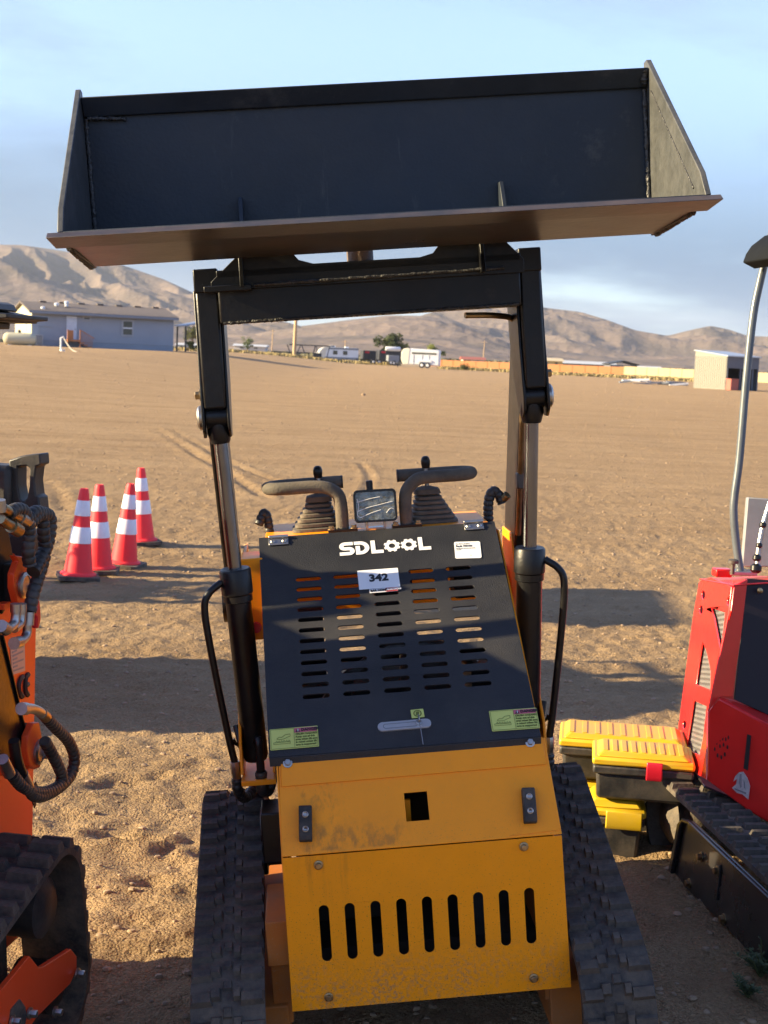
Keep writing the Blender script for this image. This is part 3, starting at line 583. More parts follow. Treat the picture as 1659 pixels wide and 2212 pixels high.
# brand lettering: S D L gear gear L
def glyph(name, outer, holes, M): return MB().plate(outer, holes, M, .0006).build(name, M_WHITE, cov, smooth=0)
h_ = .0405; st = .0098
def arcpts(cx, cy, r, a0, a1, n=9): return [(cx+r*math.cos(rad(a0+(a1-a0)*i/n)), cy+r*math.sin(rad(a0+(a1-a0)*i/n))) for i in range(n+1)]
ra, rb2 = (h_+st)/4, (h_+st)/4-st            # letter S from two arcs
wS = .034
So = [(wS-.003, h_)]+arcpts(ra, h_-ra, ra, 90, 270)+[(wS-ra, ra+ra-st)]+arcpts(wS-ra, ra, ra-st, 90, -90, 8)+[(0, st), (0, 0)]+arcpts(wS-ra, ra, ra, -90, 90)+[(ra, h_-2*ra+st)]+arcpts(ra, h_-ra, ra-st, 270, 90, 8)+[(wS-.003, h_-st)]
glyph('letter', So, [], on(-.1025, .5375, .0012))
Do = [(0, 0), (.017, 0)]+arcpts(.017, h_/2, h_/2, -90, 90, 12)+[(-.004, h_), (-.004, h_-.007), (.0165, h_-.007)]+arcpts(.0165, h_/2-.001, h_/2-.008, 90, -90, 10)[:0]
Do = [(0, 0), (.0105, 0)]+arcpts(.0105, h_/2, h_/2, -90, 90, 14)+[(-.003, h_), (-.003, h_-st), (.0105, h_-st)]+arcpts(.0105, h_/2, h_/2-st, 90, -90, 12)+[(st, st), (st, h_-st-.004), (0, h_-st-.004)]
glyph('letter', Do, [], on(-.066, .5375, .0012))
Lo = [(0, 0), (.0275, 0), (.0275, st), (st, st), (st, h_), (0, h_)]
glyph('letter', Lo, [], on(-.0315, .5375, .0012)); glyph('letter', Lo, [], on(.0755, .5375, .0012))
gear = []
for t in range(8):
    for da, rr in ((-13, .0158), (-10, .0188), (10, .0188), (13, .0158)): a = rad(t*45+22.5+da); gear.append((rr*math.cos(a), rr*math.sin(a)))
for x in (.0160, .0540): glyph('gear_letter', gear, [circ(0, 0, .0074, 20)], on(x, .5575, .0012))
# lot sticker
M = on(-.0225, .4595, .0, rad(.3)); lot = sticker('lot_sticker', .090, .057, M_WHITE, cov, M, .0011, .0015)
text('342', .0285, M_INK, lot, M @ Matrix.Translation((0, .002, .0016)), .0011, 'CENTER')
M2 = on(-.0145, .4235, .0004, rad(1.0)); strip = sticker('auction_strip', .062, .011, M_WHITE, cov, M2, .0018, .001)
text('BAR NONE', .0075, M_INK, strip, M2 @ Matrix.Translation((-.029, 0, .0026)), .0004)
MB().plate([(.000, 0), (.006, .0052), (.031, .0052), (.031, -.0052), (.006, -.0052)], [], M2 @ Matrix.Translation((0, 0, .0023)), .0004).build('red_flag', M_REDINK, strip, smooth=0)
text('AUCTION', .0070, M_WHITE, strip, M2 @ Matrix.Translation((.0065, 0, .0028)), .0004)
M3 = on(.1835, .5275, .0004, rad(-3.5)); card = sticker('inventory_card', .0585, .052, M_WHITE, cov, M3, .0012, .004)
for s_, sz, dy_, m_ in (('Bar None Auction', .0042, .019, M_GREYINK), ('Eq #: 700132', .0068, .012, M_INK), ('2022 SDLOOL 380 MINI SKID STEER', .0028, .005, M_GREYINK), ('LOADER', .0030, .0005, M_GREYINK)):
    text(s_, sz, m_, card, M3 @ Matrix.Translation((-.026, dy_, .0017)), .0001)
MB().plate(circ(.006, -.017, .0015, 8), [], M3 @ Matrix.Translation((0, 0, .0017)), .0003).build('print_mark', M_GREYINK, card, smooth=0)
# danger stickers
def danger(x, s_, rot):
    M = on(x, s_, .0004, rot); d = sticker('danger_sticker', .096, .051, M_STICK, cov, M, .0012, .002); T = lambda a, b, z=.0018: M @ Matrix.Translation((a, b, z))
    MB().plate([(.001, .0125), (.0460, .0125), (.0460, .0235), (.001, .0235)], [], T(0, 0), .0004).build('red_header', M_PINK, d, smooth=0)
    MB().plate([(.0035, .0138), (.0125, .0138), (.008, .0222)], [], T(0, 0, .0022), .0004).build('warning_triangle', M_INK, d, smooth=0)
    text('!', .008, M_WHITE, d, T(.0074, .0172, .0026), .0003); text('DANGER', .0088, M_INK, d, T(.0145, .0180, .0024), .0003)
    for t, yy_, z_ in (('CRUSH HAZARD!', .0056, .0085), ('Keep out of this', .0058, .0020), ('area when lift arm', .0058, -.0045), ('is raised unless lift', .0056, -.0110), ('arm is supported', .0058, -.0175)):
        text(t, yy_, M_OLIVE, d, T(.0030, z_), .00025)
    ln = MB(); bar = lambda a, b, w=.0006: ln.bar(T(*a) @ V((0, 0, 0)), T(*b) @ V((0, 0, 0)), w, .0004, cn)
    for a, b in (((.0005, -.024), (.0005, .024)), ((-.046, -.0235), (.046, -.0235)), ((-.046, .0235), (.0, .0235)), ((-.046, -.0235), (-.046, .0235)), ((.046, -.0235), (.046, .0235)),
                 ((-.041, -.0125), (-.008, -.0125)), ((-.041, -.0085), (-.008, -.0085)), ((-.041, -.0125), (-.041, -.0085)), ((-.008, -.0125), (-.008, -.0085))): bar(a, b)
    hand = [(-.034, .001), (-.030, .004), (-.024, .0035), (-.018, .009), (-.008, .0105), (-.0075, .005), (-.015, .002), (-.020, -.001), (-.028, -.0015), (-.034, -.0005)]
    for a, b in zip(hand, hand[1:]+hand[:1]): bar(a, b, .0007)
    for i in range(6): a = -.037+i*.005; bar((a, -.0083), (a+.002, -.004), .0005); bar((a+.002, -.004), (a+.004, -.0083), .0005)
    ln.build('hand_pictogram', M_OLIVE, d, smooth=0)
danger(-.2255, .0455, rad(.5)); danger(.2150, .0490, rad(-.5))
# latch with key
M = on(-.005, .0555, 0, rad(.5))
lt = MB().plate(rrect(0, 0, .107, .021, .0104, 8), [], M @ Matrix.Translation((0, 0, .004)), .004).build('latch', M_SILV, LD, .0012)
MB().plate(rrect(-.008, -.0005, .070, .012, .006, 6), [rrect(-.008, -.0005, .0675, .0095, .0047, 6)], M @ Matrix.Translation((0, 0, .0047)), .0005).build('latch_groove', M_GREYINK, lt, smooth=0)
MB().lathe([(.0065, 0), (.0065, .004), (.005, .005)], M @ V((.029, .001, .004)), cn, 18).build('lock_barrel', M_ZINC, lt)
k = MB(); k.plate(circ(0, .0, .007, 14, .009), [circ(0, -.004, .0018, 8)], M @ frame((.029, .001, .020), (0, 0, 1), (.06, -1, 0), (1, .06, 0)) @ Matrix.Translation((0, 0, .001)), .002)
k.tube([M @ V((.029, .001, .006)), M @ V((.029, .001, .018))], .0015, 8); ko = k.build('key', M_ZINC, lt)
MB().tube([M @ V((.029, -.006, .018)), M @ V((.030, -.018, .012)), M @ V((.031, -.034, .006)), M @ V((.0315, -.050, .001))], .0011, 6).build('key_tie', M_ZINC, lt)
M4 = on(.0240, .0825, .0004, rad(2)); lk_ = sticker('lock_sticker', .026, .021, M_STICK, cov, M4, .0012, .001)
MB().plate(circ(0, 0, .0085, 20), [circ(0, 0, .0062, 16)], M4 @ Matrix.Translation((0, 0, .0017)), .0004).build('lock_ring', M_OLIVE, lk_, smooth=0)
MB().plate([(-.004, -.004), (.001, -.005), (.004, .001), (.002, .005), (-.003, .004)], [], M4 @ Matrix.Translation((0, 0, .0017)), .0004).build('lock_glyph', M_OLIVE, lk_, smooth=0)
# console top plate with handles, boots, lamp
MB().box((-.268, .573, 1.012), (.245, .84, 1.020)).build('console_plate', M_ORANGE, LD, .001)
MB().box((-.250, .80, .80), (.235, .84, 1.011)).build('console_back', M_ORANGE, LD, .001)
for s_, xb_, xe in ((-1, -.090, -.256), (1, .058, .219)):
    r = .0148; z = 1.126 if s_ < 0 else 1.131
    pts = [(xb_, .62, 1.020), (xb_, .62, 1.075), (xb_+s_*.006, .62, 1.105), (xb_+s_*.030, .62, z-.004), (xb_+s_*.060, .622, z), (xe-s_*.045, .625, z), (xe-s_*.015, .635, z), (xe, .665, z), (xe-s_*.015, .695, z), (xe-s_*.045, .705, z), (xb_+s_*.02, .708, z), (xb_-s_*.006, .708, z)]
    hd = MB().tube(spline(pts, 8), r, 16).build('hand_rail', M_FOAM, LD, smooth=50)
    fl_ = MB().box((xb_-.034, .600, 1.0202), (xb_+.034, .640, 1.0265)); fl_.build('rail_foot', M_BLACK, hd, .001)
    for dx_ in (-.026, .026):
        bb = MB(); hexbolt(bb, (xb_+dx_, .606, 1.0265), (0, 0, 1), .006, .008); bb.build('bolt', M_YZINC, hd)
    MB().lathe([(.0152, 0), (.0152, .004)], (xb_-s_*.006, .708, z), (-s_, 0, 0), 16).build('end_plug', M_PLASTIC, hd)
    # boot: stacked square bellows
    bx = -.150 if s_ < 0 else .126; prof = []
    N_ = 6
    for i in range(N_):
        w0 = .056-.0050*i; zz = 1.0205+.0108*i
        prof += [(w0, zz), (w0, zz+.006), (w0-.009, zz+.0095)]
    prof += [(.031, 1.087), (.029, 1.098), (.010, 1.104)]
    bo = MB(); rings = []
    for w_, zz in prof: rings.append([(bx+s_*-.012*(zz-1.02)/.08+a, .690+b, zz) for a, b in rrect(0, 0, 2*w_, 2*w_, w_*.35, 3)])
    nn = len(rings[0]); bo.add([q for r_ in rings for q in r_], [(i*nn+j, i*nn+(j+1) % nn, (i+1)*nn+(j+1) % nn, (i+1)*nn+j) for i in range(len(rings)-1) for j in range(nn)]+[list(range((len(rings)-1)*nn, len(rings)*nn))])
    boo = bo.build('joystick', M_BOOT, LD, smooth=50)
    kx = -.1375 if s_ < 0 else .1165; kz = 1.140 if s_ < 0 else 1.146
    MB().tube([(kx, .690, 1.095), (kx, .690, kz+.002)], .0052, 10).build('lever_stem', M_ZINC, boo)
    MB().lathe([(.0085, 0), (.0095, .002), (.0112, .012), (.0112, .018), (.009, .025), (.005, .0285), (.001, .029)], (kx, .690, kz), (0, 0, 1), 18).build('knob', M_BLACK, boo)
Ml = frame((-.0125, .600, 1.0755), (1, 0, -.01), (0, .12, .99), (.0, -.99, .12))
lamp = MB().plate(rrect(0, 0, .098, .075, .010, 5), [], Ml, .030).build('work_lamp', M_BLACK, LD, .002)
MB().plate(rrect(0, 0, .098, .075, .010, 5), [rrect(0, 0, .088, .065, .007, 5)], Ml @ Matrix.Translation((0, 0, .006)), .006).build('lamp_bezel', M_BLACK, lamp, .001)
MB().plate(rrect(0, 0, .0878, .0648, .007, 5), [], Ml @ Matrix.Translation((0, 0, .003)), .002).build('lamp_lens', M_LENS, lamp)
wr = MB()
for a in (((-.042, .010), (-.015, .016), (.012, .020)), ((-.043, -.012), (-.02, -.004), (.01, .002), (.040, .008)), ((-.038, -.026), (-.01, -.016), (.012, -.010)), ((.024, -.018), (.034, -.008), (.042, -.010)), ((-.041, .018), (-.038, 0), (-.042, -.02), (-.030, -.027))):
    wr.tube(spline([Ml @ V((p_[0], p_[1], .0032)) for p_ in a], 5), .0007, 5)
wr.build('film_wrinkle', M_WHITE, lamp)
bkt = MB(); bkt.box((-.036, .607, 1.0202), (.010, .637, 1.0245)); bkt.box((-.036, .607, 1.0245), (-.031, .637, 1.040)); bkt.box((.005, .607, 1.0245), (.010, .637, 1.040)); bkt.build('lamp_bracket', M_ZINC, lamp, .0005)
MB().lathe([(.008, 0), (.008, .022), (.006, .024)], (-.020, .66, 1.105), (0, 0, 1), 12).build('throttle_lever', M_PLASTIC, LD)
# hoses at arm pivots and orange towers
wraphose([(.262, .70, .95), (.259, .70, 1.02), (.263, .70, 1.062), (.274, .70, 1.080), (.286, .70, 1.070), (.294, .70, 1.050)], .0115, M_PLASTIC, 'hydraulic_hose', LD)
MB().tube([(.292, .70, 1.056), (.306, .69, 1.07)], .010, 10).build('hose_fitting', M_YZINC, LD)
wraphose([(-.262, .70, .92), (-.260, .70, 1.00), (-.262, .70, 1.05), (-.270, .70, 1.065), (-.284, .69, 1.04)], .0105, M_PLASTIC, 'hydraulic_hose', LD)
for x in (-.330, .274):
    tw = MB().prism([(.74, .30), (.74, .78), (.82, .96), (.97, .96), (1.02, .80), (1.02, .30)], 'x', x-.002, x+.006)
    tw.prism([(.74, .30), (.74, .78), (.82, .96), (.97, .96), (1.02, .80), (1.02, .30)], 'x', x+.054, x+.062); tw.build('arm_tower', M_ORANGE, LD, .002)
MB().box((-.325, .52, .80), (-.275, .64, .985)).build('side_box', M_ORANGE, LD, .003)
MB().lathe([(.012, 0), (.012, .012)], (-.30, .52, .83), (0, -1, 0), 14).build('marker_lamp', M_REDP, LD)
# undercarriage
M_FRAME = mat('dusty frame paint', (.42, .135, .022), .6, var=.12, vscale=10, dust=((.26, .13, .06), .6, 9), spec=.25, speck=.3)
WH = [(.03, .132, .130), (.555, .292, .140), (.98, .132, .130)]
for a, b in ((-.452, -.312), (.286, .426)):
    track(LD, a, b, WH, pitch=.053, lug=.0115)
    ins = b if a < 0 else a; sg = 1 if a < 0 else -1
    tf = MB(); xa, xb_ = sorted((ins-sg*.09, ins+sg*.040))
    tf.prism([(.05, .06), (.05, .16), (.20, .20), (.80, .20), (.95, .16), (.95, .06)], 'x', xa, xb_)
    tf.build('track_frame', M_FRAME, LD, .003)
    xa, xb_ = sorted((ins+sg*.006, ins+sg*.052)); tf2 = MB().box((xa, .045, .245), (xb_, .25, .335)); tf2.prism([(.06, .12), (.06, .245), (.22, .245), (.16, .12)], 'x', xa+.004, xb_-.004); tf2.build('frame_bracket', M_FRAME, LD, .002)
    mo = MB(); mo.lathe([(.055, 0), (.055, .05), (.075, .052), (.075, .062)], (ins+sg*.055, .45, .36), (-sg, 0, 0), 20); mo.box((min(ins, ins+sg*.05), .30, .36), (max(ins, ins+sg*.05), .40, .47)); mo.build('drive_motor', M_BLACK, LD, .003)
    for yy_, zz, rr in ((.03, .132, .105), (.555, .292, .115), (.98, .132, .105), (.30, .085, .065), (.50, .085, .065), (.72, .085, .065)):
        MB().lathe([(rr*.7, 0), (rr, .01), (rr, .08), (rr*.7, .09)], (a+.022, yy_, zz), (1, 0, 0), 22).build('track_wheel', M_PLASTIC, LD)

# the lifting gear stands a hand's breadth behind the hood edge: true size and place of bucket, mount, arms and cylinders
GEAR = Matrix.Translation((0.0147, 0.2260, -0.1230)) @ Matrix.Scale(1.086, 4)
for o in list(LD.children):
    if o.name.split('.')[0] in ('bucket', 'mounting_plate', 'lift_frame', 'lift_cylinder', 'cylinder_bracket'): o.matrix_local = GEAR @ o.matrix_local

def panel_mat():
    """orange paint with grime: drips under the bumper, specks and splashed dust along the bottom"""
    m = M_ORANGE.copy(); m.name = 'grimy orange paint'; nt = m.node_tree; N = nt.nodes; Lk = nt.links; b = N['Principled BSDF']
    src = b.inputs['Base Color'].links[0].from_socket; t = N.new('ShaderNodeTexCoord'); sp = N.new('ShaderNodeSeparateXYZ'); Lk.new(t.outputs['Object'], sp.inputs[0])
    def mr(s_, a, b_, c=0., d=1.):
        x = N.new('ShaderNodeMapRange'); x.interpolation_type = 'SMOOTHSTEP'; Lk.new(s_, x.inputs[0])
        for i, q in enumerate((a, b_, c, d)): x.inputs[i+1].default_value = q
        return x.outputs[0]
    def mul(*a):
        o = a[0]
        for q in a[1:]:
            x = N.new('ShaderNodeMath'); x.operation = 'MULTIPLY'; Lk.new(o, x.inputs[0]); Lk.new(q, x.inputs[1]); o = x.outputs[0]
        return o
    def noise(sc, sq, det=4):
        mp_ = N.new('ShaderNodeMapping'); mp_.inputs['Scale'].default_value = sq; Lk.new(t.outputs['Object'], mp_.inputs[0])
        n = N.new('ShaderNodeTexNoise'); n.inputs['Scale'].default_value = sc; n.inputs['Detail'].default_value = det; n.inputs['Roughness'].default_value = .65; Lk.new(mp_.outputs[0], n.inputs['Vector']); return n.outputs[0]
    def mixc_(f, a, c):
        x = N.new('ShaderNodeMix'); x.data_type = 'RGBA'; Lk.new(f, x.inputs[0]); Lk.new(a, x.inputs[6]); x.inputs[7].default_value = (*c, 1); return x.outputs[2]
    X_, Z_ = sp.outputs[0], sp.outputs[2]
    st1 = mul(mr(X_, -.25, -.18), mr(X_, .00, -.055), mr(Z_, .483, .487), mr(Z_, .540, .505), mr(noise(60, (1, 1, .16), 7), .42, .64, 0, .5))
    st2 = mul(mr(X_, -.245, -.21), mr(X_, -.11, -.17), mr(Z_, .35, .47), mr(noise(60, (1, 1, .10), 6), .46, .68, 0, .4))
    bot = mul(mr(Z_, .31, .175), mr(noise(120, (1, 1, 1), 6), .44, .60, 0, .75), mr(noise(9, (1, 1, 1)), .34, .6))
    spk = mul(mr(Z_, .60, .30), mr(noise(330, (1, 1, 1), 1), .66, .70, 0, .8))
    o = mixc_(st1, src, (.20, .10, .025)); o = mixc_(st2, o, (.12, .07, .02)); o = mixc_(bot, o, (.34, .20, .09)); o = mixc_(spk, o, (.12, .075, .03))
    Lk.new(o, b.inputs['Base Color']); return m
PM = panel_mat(); fp.data.materials.append(PM) if not fp.data.materials else None; up1.data.materials.append(PM)

# ------------------------------------------------------------------ orange neighbour on the left
def on_plane(M, axis, c):
    """returns f(u, v) -> local point of frame M on the plane local[axis] = c seen at sheet position (u, v)"""
    n = (M.to_3x3() @ V([1 if i == axis else 0 for i in range(3)])).normalized(); Mi = M.inverted()
    def f(u, v, off=0.0):
        p0 = M @ V([c+off if i == axis else 0 for i in range(3)]); return Mi @ hit(u, v, p0, n)
    return f
NM = yaw((-.602, 2.93, -.018), rad(-9))
NL = thing('orange_track_loader', 'orange compact track loader with hydraulic hoses, cut off by the left edge', 'track loader', NM)
track(NL, -.150, 0.0, [(-1.05, .125, .123), (-.135, .312, .125), (-.075, .115, .113)], pitch=.056, lug=.018, th=.014, pattern='single')
track(NL, -.93, -.78, [(-1.05, .125, .123), (-.135, .312, .125), (-.075, .115, .113)], pitch=.056, lug=.018, th=.014, pattern='single')
for yy_, zz, rr in ((-1.05, .125, .10), (-.135, .312, .062), (-.075, .115, .055), (-.75, .085, .06), (-.40, .085, .06)):
    for xx in (-.13, -.91): MB().lathe([(rr*.6, 0), (rr, .012), (rr, .092), (rr*.6, .105)], (xx, yy_, zz), (1, 0, 0), 22).build('track_wheel', M_PLASTIC, NL)
M_MUD = mat('mud caked steel', (.040, .028, .020), .9, var=.5, vscale=25, bump=.5, bscale=90, dust=((.10, .07, .045), .6, 12))
MB().plate([(-1.0, .16), (-.95, .10), (-.20, .06), (-.17, .12), (-.19, .30), (-.26, .34)], [circ(-.27, .20, .022, 12, .05), circ(-.45, .17, .03, 12, .03), circ(-.65, .15, .03, 12, .03)], frame((-.095, 0, 0), (0, 1, 0), (0, 0, 1), (1, 0, 0)), .02).build('roller_frame', M_MUD, NL, .004)
sf = on_plane(NM, 0, .004)
def splate(pts, f, x_out, th, name, m, parent, bevel=.0015):
    """plate standing on a plane of constant local x, outline given by sheet positions"""
    q = [f(*p) for p in pts]; return MB().prism([(a.y, a.z) for a in q], 'x', x_out-th, x_out).build(name, m, parent, bevel)
fr = splate([(-140, 2290), (0, 2140), (62, 2065), (70, 2075), (82, 2090), (92, 2088), (152, 2050), (164, 2066), (164, 2095), (150, 2125), (80, 2195), (10, 2290)], sf, .006, .012, 'frame_plate', M_LORANGE, NL)
pa = [sf(*p) for p in ((16, 2212), (20, 2180), (38, 2158), (50, 2175), (52, 2196), (45, 2240), (16, 2240))]
MB().prism([(a.y, a.z) for a in pa], 'x', .006, .009).build('grip_pad', M_RUBBER, fr)
for u, v in ((161, 2102), (112, 2185), (57, 2188), (20, 2205)):
    q = sf(u, v); bb = MB(); hexbolt(bb, (.009, q.y, q.z), (1, 0, 0), .008, .016); bb.build('bolt', M_ZINC, fr)
MB().box((-.75, -1.10, .17), (-.16, .08, .28)).build('chassis', M_LORANGE, NL, .004)
body = MB().prism([(-1.05, .20), (-1.05, .62), (-.70, .90), (-.22, .90), (-.20, 1.02), (.10, 1.02), (.118, .98), (.118, .20)], 'x', -.74, -.170).build('body', M_LORANGE, NL, .006)
sb = on_plane(NM, 0, -.169)
# side vents, data plate, CE mark
for u0, v0, u1, v1 in ((63, 1695, 76, 1742), (75, 1693, 80, 1706)):
    a, b_ = sb(u0, v0), sb(u1, v1); MB().bar((-.169, a.y, a.z), (-.169, b_.y, b_.z), .012, .002, (1, 0, 0)).build('vent_slot', M_DARK, body)
q = [sb(*p) for p in ((22, 1395), (53, 1378), (54, 1449), (26, 1458))]
dp = MB().prism([(a.y, a.z) for a in q], 'x', -.170, -.1685).build('data_plate', mat('data plate', (.50, .36, .28), .5), NL)
tl = MB()
for i in range(7):
    a = q[0].lerp(q[3], (i+1)/8); b_ = q[1].lerp(q[2], (i+1)/8)
    a2, b2 = a.lerp(b_, .1), a.lerp(b_, .42 if i % 2 else .86); tl.bar((-.168, a2.y, a2.z), (-.168, b2.y, b2.z), .004, .0006, (1, 0, 0))
tl.build('printed_lines', M_GREYINK, dp, smooth=0)
def arc_letter(pts):
    p = spline([sb(u, v) for u, v in pts], 6); return MB().tube([(-.1685, a.y, a.z) for a in p], .0065, 6)
ce = arc_letter([(48, 1462), (42, 1468), (39, 1482), (41, 1496), (47, 1505)]); ce.build('letter', M_INK, body)
ce = arc_letter([(60, 1457), (55, 1463), (53, 1478), (54, 1493), (59, 1501)]); q1, q2 = sb(53, 1480), sb(59, 1478); ce.tube([(-.1685, q1.y, q1.z), (-.1685, q2.y, q2.z)], .0065, 6); ce.build('letter', M_INK, body)
# pivot brackets with pins
def bracket(outline, pin, bolt, xo, xi):
    f = on_plane(NM, 0, xo); b = splate(outline, f, xo, .014, 'pivot_bracket', M_LORANGE, NL, .002)
    q_ = [f(*p) for p in outline]; ys = [a.y for a in q_]; zs = [a.z for a in q_]
    MB().box((xi, min(ys)-.01, min(zs)), (xo-.0145, max(ys)-.03, min(zs)+.012)).build('bracket_web', M_LORANGE, b, .001)
    MB().box((xi, min(ys)+.02, min(zs)+.01), (xo-.0145, min(ys)+.10, max(zs)-.02)).build('bracket_block', M_BLACK, b, .002)
    c = f(*pin); MB().lathe([(.026, 0), (.026, .005), (.020, .008), (.020, .006), (.012, .006)], (xo, c.y, c.z), (1, 0, 0), 22).build('pivot_pin', M_ZINC, b)
    c = f(*bolt); bb = MB(); hexbolt(bb, (xo+.002, c.y, c.z), (1, 0, 0), .009, .020); bb.build('bolt', M_ZINC, b)
bracket([(33, 1200), (54, 1203), (64, 1250), (66, 1278), (60, 1300), (52, 1308), (38, 1302), (30, 1270), (30, 1240), (40, 1212)], (50, 1264), (64, 1270), -.075, -.17)
bracket([(72, 1562), (85, 1560), (94, 1610), (95, 1640), (86, 1658), (78, 1662), (64, 1655), (58, 1620), (60, 1590)], (83, 1624), (95, 1626), -.075, -.17)
# lift arm plate and cylinder along the side
fa = on_plane(NM, 0, -.10)
splate([(-40, 1290), (0, 1370), (48, 1575), (52, 1600), (38, 1625), (10, 1640), (-60, 1600)], fa, -.095, .03, 'lift_arm', M_BLACK, NL, .003)
q1, q2 = fa(-2, 1372), fa(50, 1590)
MB().bar((-.093, q1.y, q1.z), (-.093, q2.y, q2.z), .004, .006, (1, 0, 0)).build('arm_edge', M_BLACK, NL, .001)
q1, q2 = fa(-10, 1100), fa(30, 1300); MB().bar((-.12, q1.y, q1.z), (-.12, q2.y, q2.z), .09, .03, (1, 0, 0)).build('link_arm', M_BLACK, NL, .003)
q1, q2 = fa(2, 1140), fa(28, 1204); MB().bar((-.14, q1.y, q1.z), (-.14, q2.y, q2.z), .02, .03, (1, 0, 0)).build('link_edge', M_LORANGE, NL, .003)
fh = on_plane(NM, 0, -.035)
def hose(pts, r=.0118, name='hydraulic_hose', pitch=.014): return wraphose([fh(*p) for p in pts], r, M_PLASTIC, name, NL, pitch)
hose([(99, 1549), (121, 1573), (147, 1600), (160, 1632), (158, 1660), (146, 1684), (121, 1706), (92, 1720), (72, 1718), (61, 1700)])
hose([(96, 1600), (112, 1628), (128, 1660), (134, 1680), (124, 1700), (90, 1712), (50, 1700), (25, 1672)])
hose([(64, 1130), (80, 1114), (97, 1110), (107, 1120), (107, 1147), (101, 1177), (87, 1208), (72, 1236)], .0135)
hose([(18, 1112), (30, 1102), (45, 1101), (55, 1112), (63, 1150), (61, 1190), (64, 1220)], .0125)
hose([(60, 1122), (72, 1108), (84, 1106), (92, 1116), (94, 1150), (97, 1190), (90, 1224), (79, 1258), (71, 1285), (64, 1322)], .0125)
def rigid(pts, r, m, name): return MB().tube(spline([fh(*p) for p in pts], 6), r, 12).build(name, m, NL)
rigid([(48, 1531), (68, 1531), (84, 1537), (99, 1549)], .010, M_ZINC, 'hose_elbow'); rigid([(46, 1531), (56, 1531)], .0125, M_ZINC, 'hose_nut'); rigid([(90, 1541), (101, 1551)], .0115, M_YZINC, 'hose_ferrule')
rigid([(30, 1600), (36, 1640), (48, 1675)], .011, M_BLACK, 'steel_pipe'); rigid([(48, 1672), (62, 1702)], .012, M_ZINC, 'hose_nut')
rigid([(5, 1640), (20, 1672)], .012, M_ZINC, 'hose_nut'); rigid([(4, 1097), (30, 1112), (52, 1122)], .010, M_YZINC, 'steel_pipe'); rigid([(42, 1117), (64, 1131)], .0125, M_ZINC, 'hose_nut')
rigid([(0, 1120), (14, 1130), (34, 1140)], .010, M_YZINC, 'steel_pipe'); rigid([(24, 1136), (40, 1146)], .013, M_YZINC, 'hose_nut')
rigid([(62, 1322), (60, 1350)], .0115, M_ZINC, 'hose_ferrule'); rigid([(59, 1348), (58, 1368), (50, 1382), (36, 1388)], .009, M_ZINC, 'hose_elbow'); rigid([(30, 1390), (42, 1387)], .012, M_ZINC, 'hose_nut')
for du in (0, 12): rigid([(34+du, 1310), (34+du, 1330), (30+du, 1348), (18+du, 1358)], .009, M_ZINC, 'hose_elbow'); rigid([(34+du, 1304), (34+du, 1322)], .0105, M_ZINC, 'hose_ferrule')
rigid([(2, 1352), (14, 1360)], .012, M_ZINC, 'hose_nut'); rigid([(0, 1080), (2, 1105)], .010, M_ZINC, 'hose_nut')
q = [fh(*p, -.01) for p in ((73, 1293), (77, 1296), (79, 1318), (80, 1335), (76, 1357), (71, 1356), (71, 1333), (65, 1328), (65, 1320), (71, 1316))]
MB().prism([(a.y, a.z) for a in q], 'x', -.05, -.036).build('red_valve_handle', M_REDP, NL, .003)
# control tower behind (black moulded grip frame)
ft = on_plane(NM, 1, .02)
def tp(u, v): a = ft(u, v); return (a.x, a.z)
out = [tp(*p) for p in ((18, 994), (48, 984), (86, 980), (88, 1004), (78, 1008), (74, 1040), (78, 1072), (84, 1074), (88, 1112), (10, 1112), (12, 1086), (26, 1078), (22, 1030))]
hol = [tp(*p) for p in ((38, 1008), (56, 1006), (64, 1012), (63, 1050), (58, 1076), (49, 1086), (43, 1078), (38, 1050))]
MB().plate(out, [hol], NM.inverted() @ NM @ frame((0, .02, 0), (1, 0, 0), (0, 0, 1), (0, -1, 0)), .05).build('control_tower', M_PLASTIC, NL, .004)
a = ft(4, 1050); MB().box((a.x-.10, 0, a.z-.06), (a.x+.025, .08, a.z+.045)).build('control_pod', M_PLASTIC, NL, .012)
a = ft(20, 1180); MB().box((a.x-.06, .0, a.z-.05), (a.x+.05, .10, a.z+.03)).build('battery_box', M_PLASTIC, NL, .006)
# unseen added shade casters, then the overhead lamp bar seen at the very edge
MB().prism([(-1.0, .80), (-1.0, 1.12), (-.80, 1.24), (-.14, 1.24), (-.12, .89), (-.68, .89)], 'x', -.33, -.26).build('shade_plate', M_LORANGE, NL, .01)  # unseen plate added to keep sun off the yellow loader's front panel
for xx in (-.86, -.80):
    MB().prism([(-1.15, 1.02), (-1.10, 1.14), (-.30, 1.30), (.30, 1.20), (.34, 1.10), (-.30, 1.20)], 'x', xx, xx+.04).build('lift_arm', M_BLACK, NL, .004)  # unseen extra arms added to cast shade stripes on the yellow loader's cover
MB().tube([(-.84, -.2, 1.40), (-.84, .28, 1.36)], .022, 10).build('shade_rail', M_BLACK, NL)  # unseen rail and its posts, added for further shade stripes
for yy_ in (-.2, .28): MB().tube([(-.84, yy_, 1.2), (-.84, yy_, 1.39)], .018, 8).build('shade_rail_post', M_BLACK, NL)
fl2 = on_plane(NM, 1, -.10)
def lp(u, v): a = fl2(u, v); return (a.x, a.z)
MB().prism([lp(*p) for p in ((-60, 672), (0, 672), (26, 678), (70, 682), (70, 691), (46, 693), (46, 697), (-60, 697))], 'y', -.22, -.02).build('canopy_rail', M_PLASTIC, NL, .004)
MB().prism([lp(*p) for p in ((-40, 672), (-20, 656), (0, 652), (14, 658), (22, 672))], 'y', -.18, -.06).build('rail_lamp', M_PLASTIC, NL, .004)
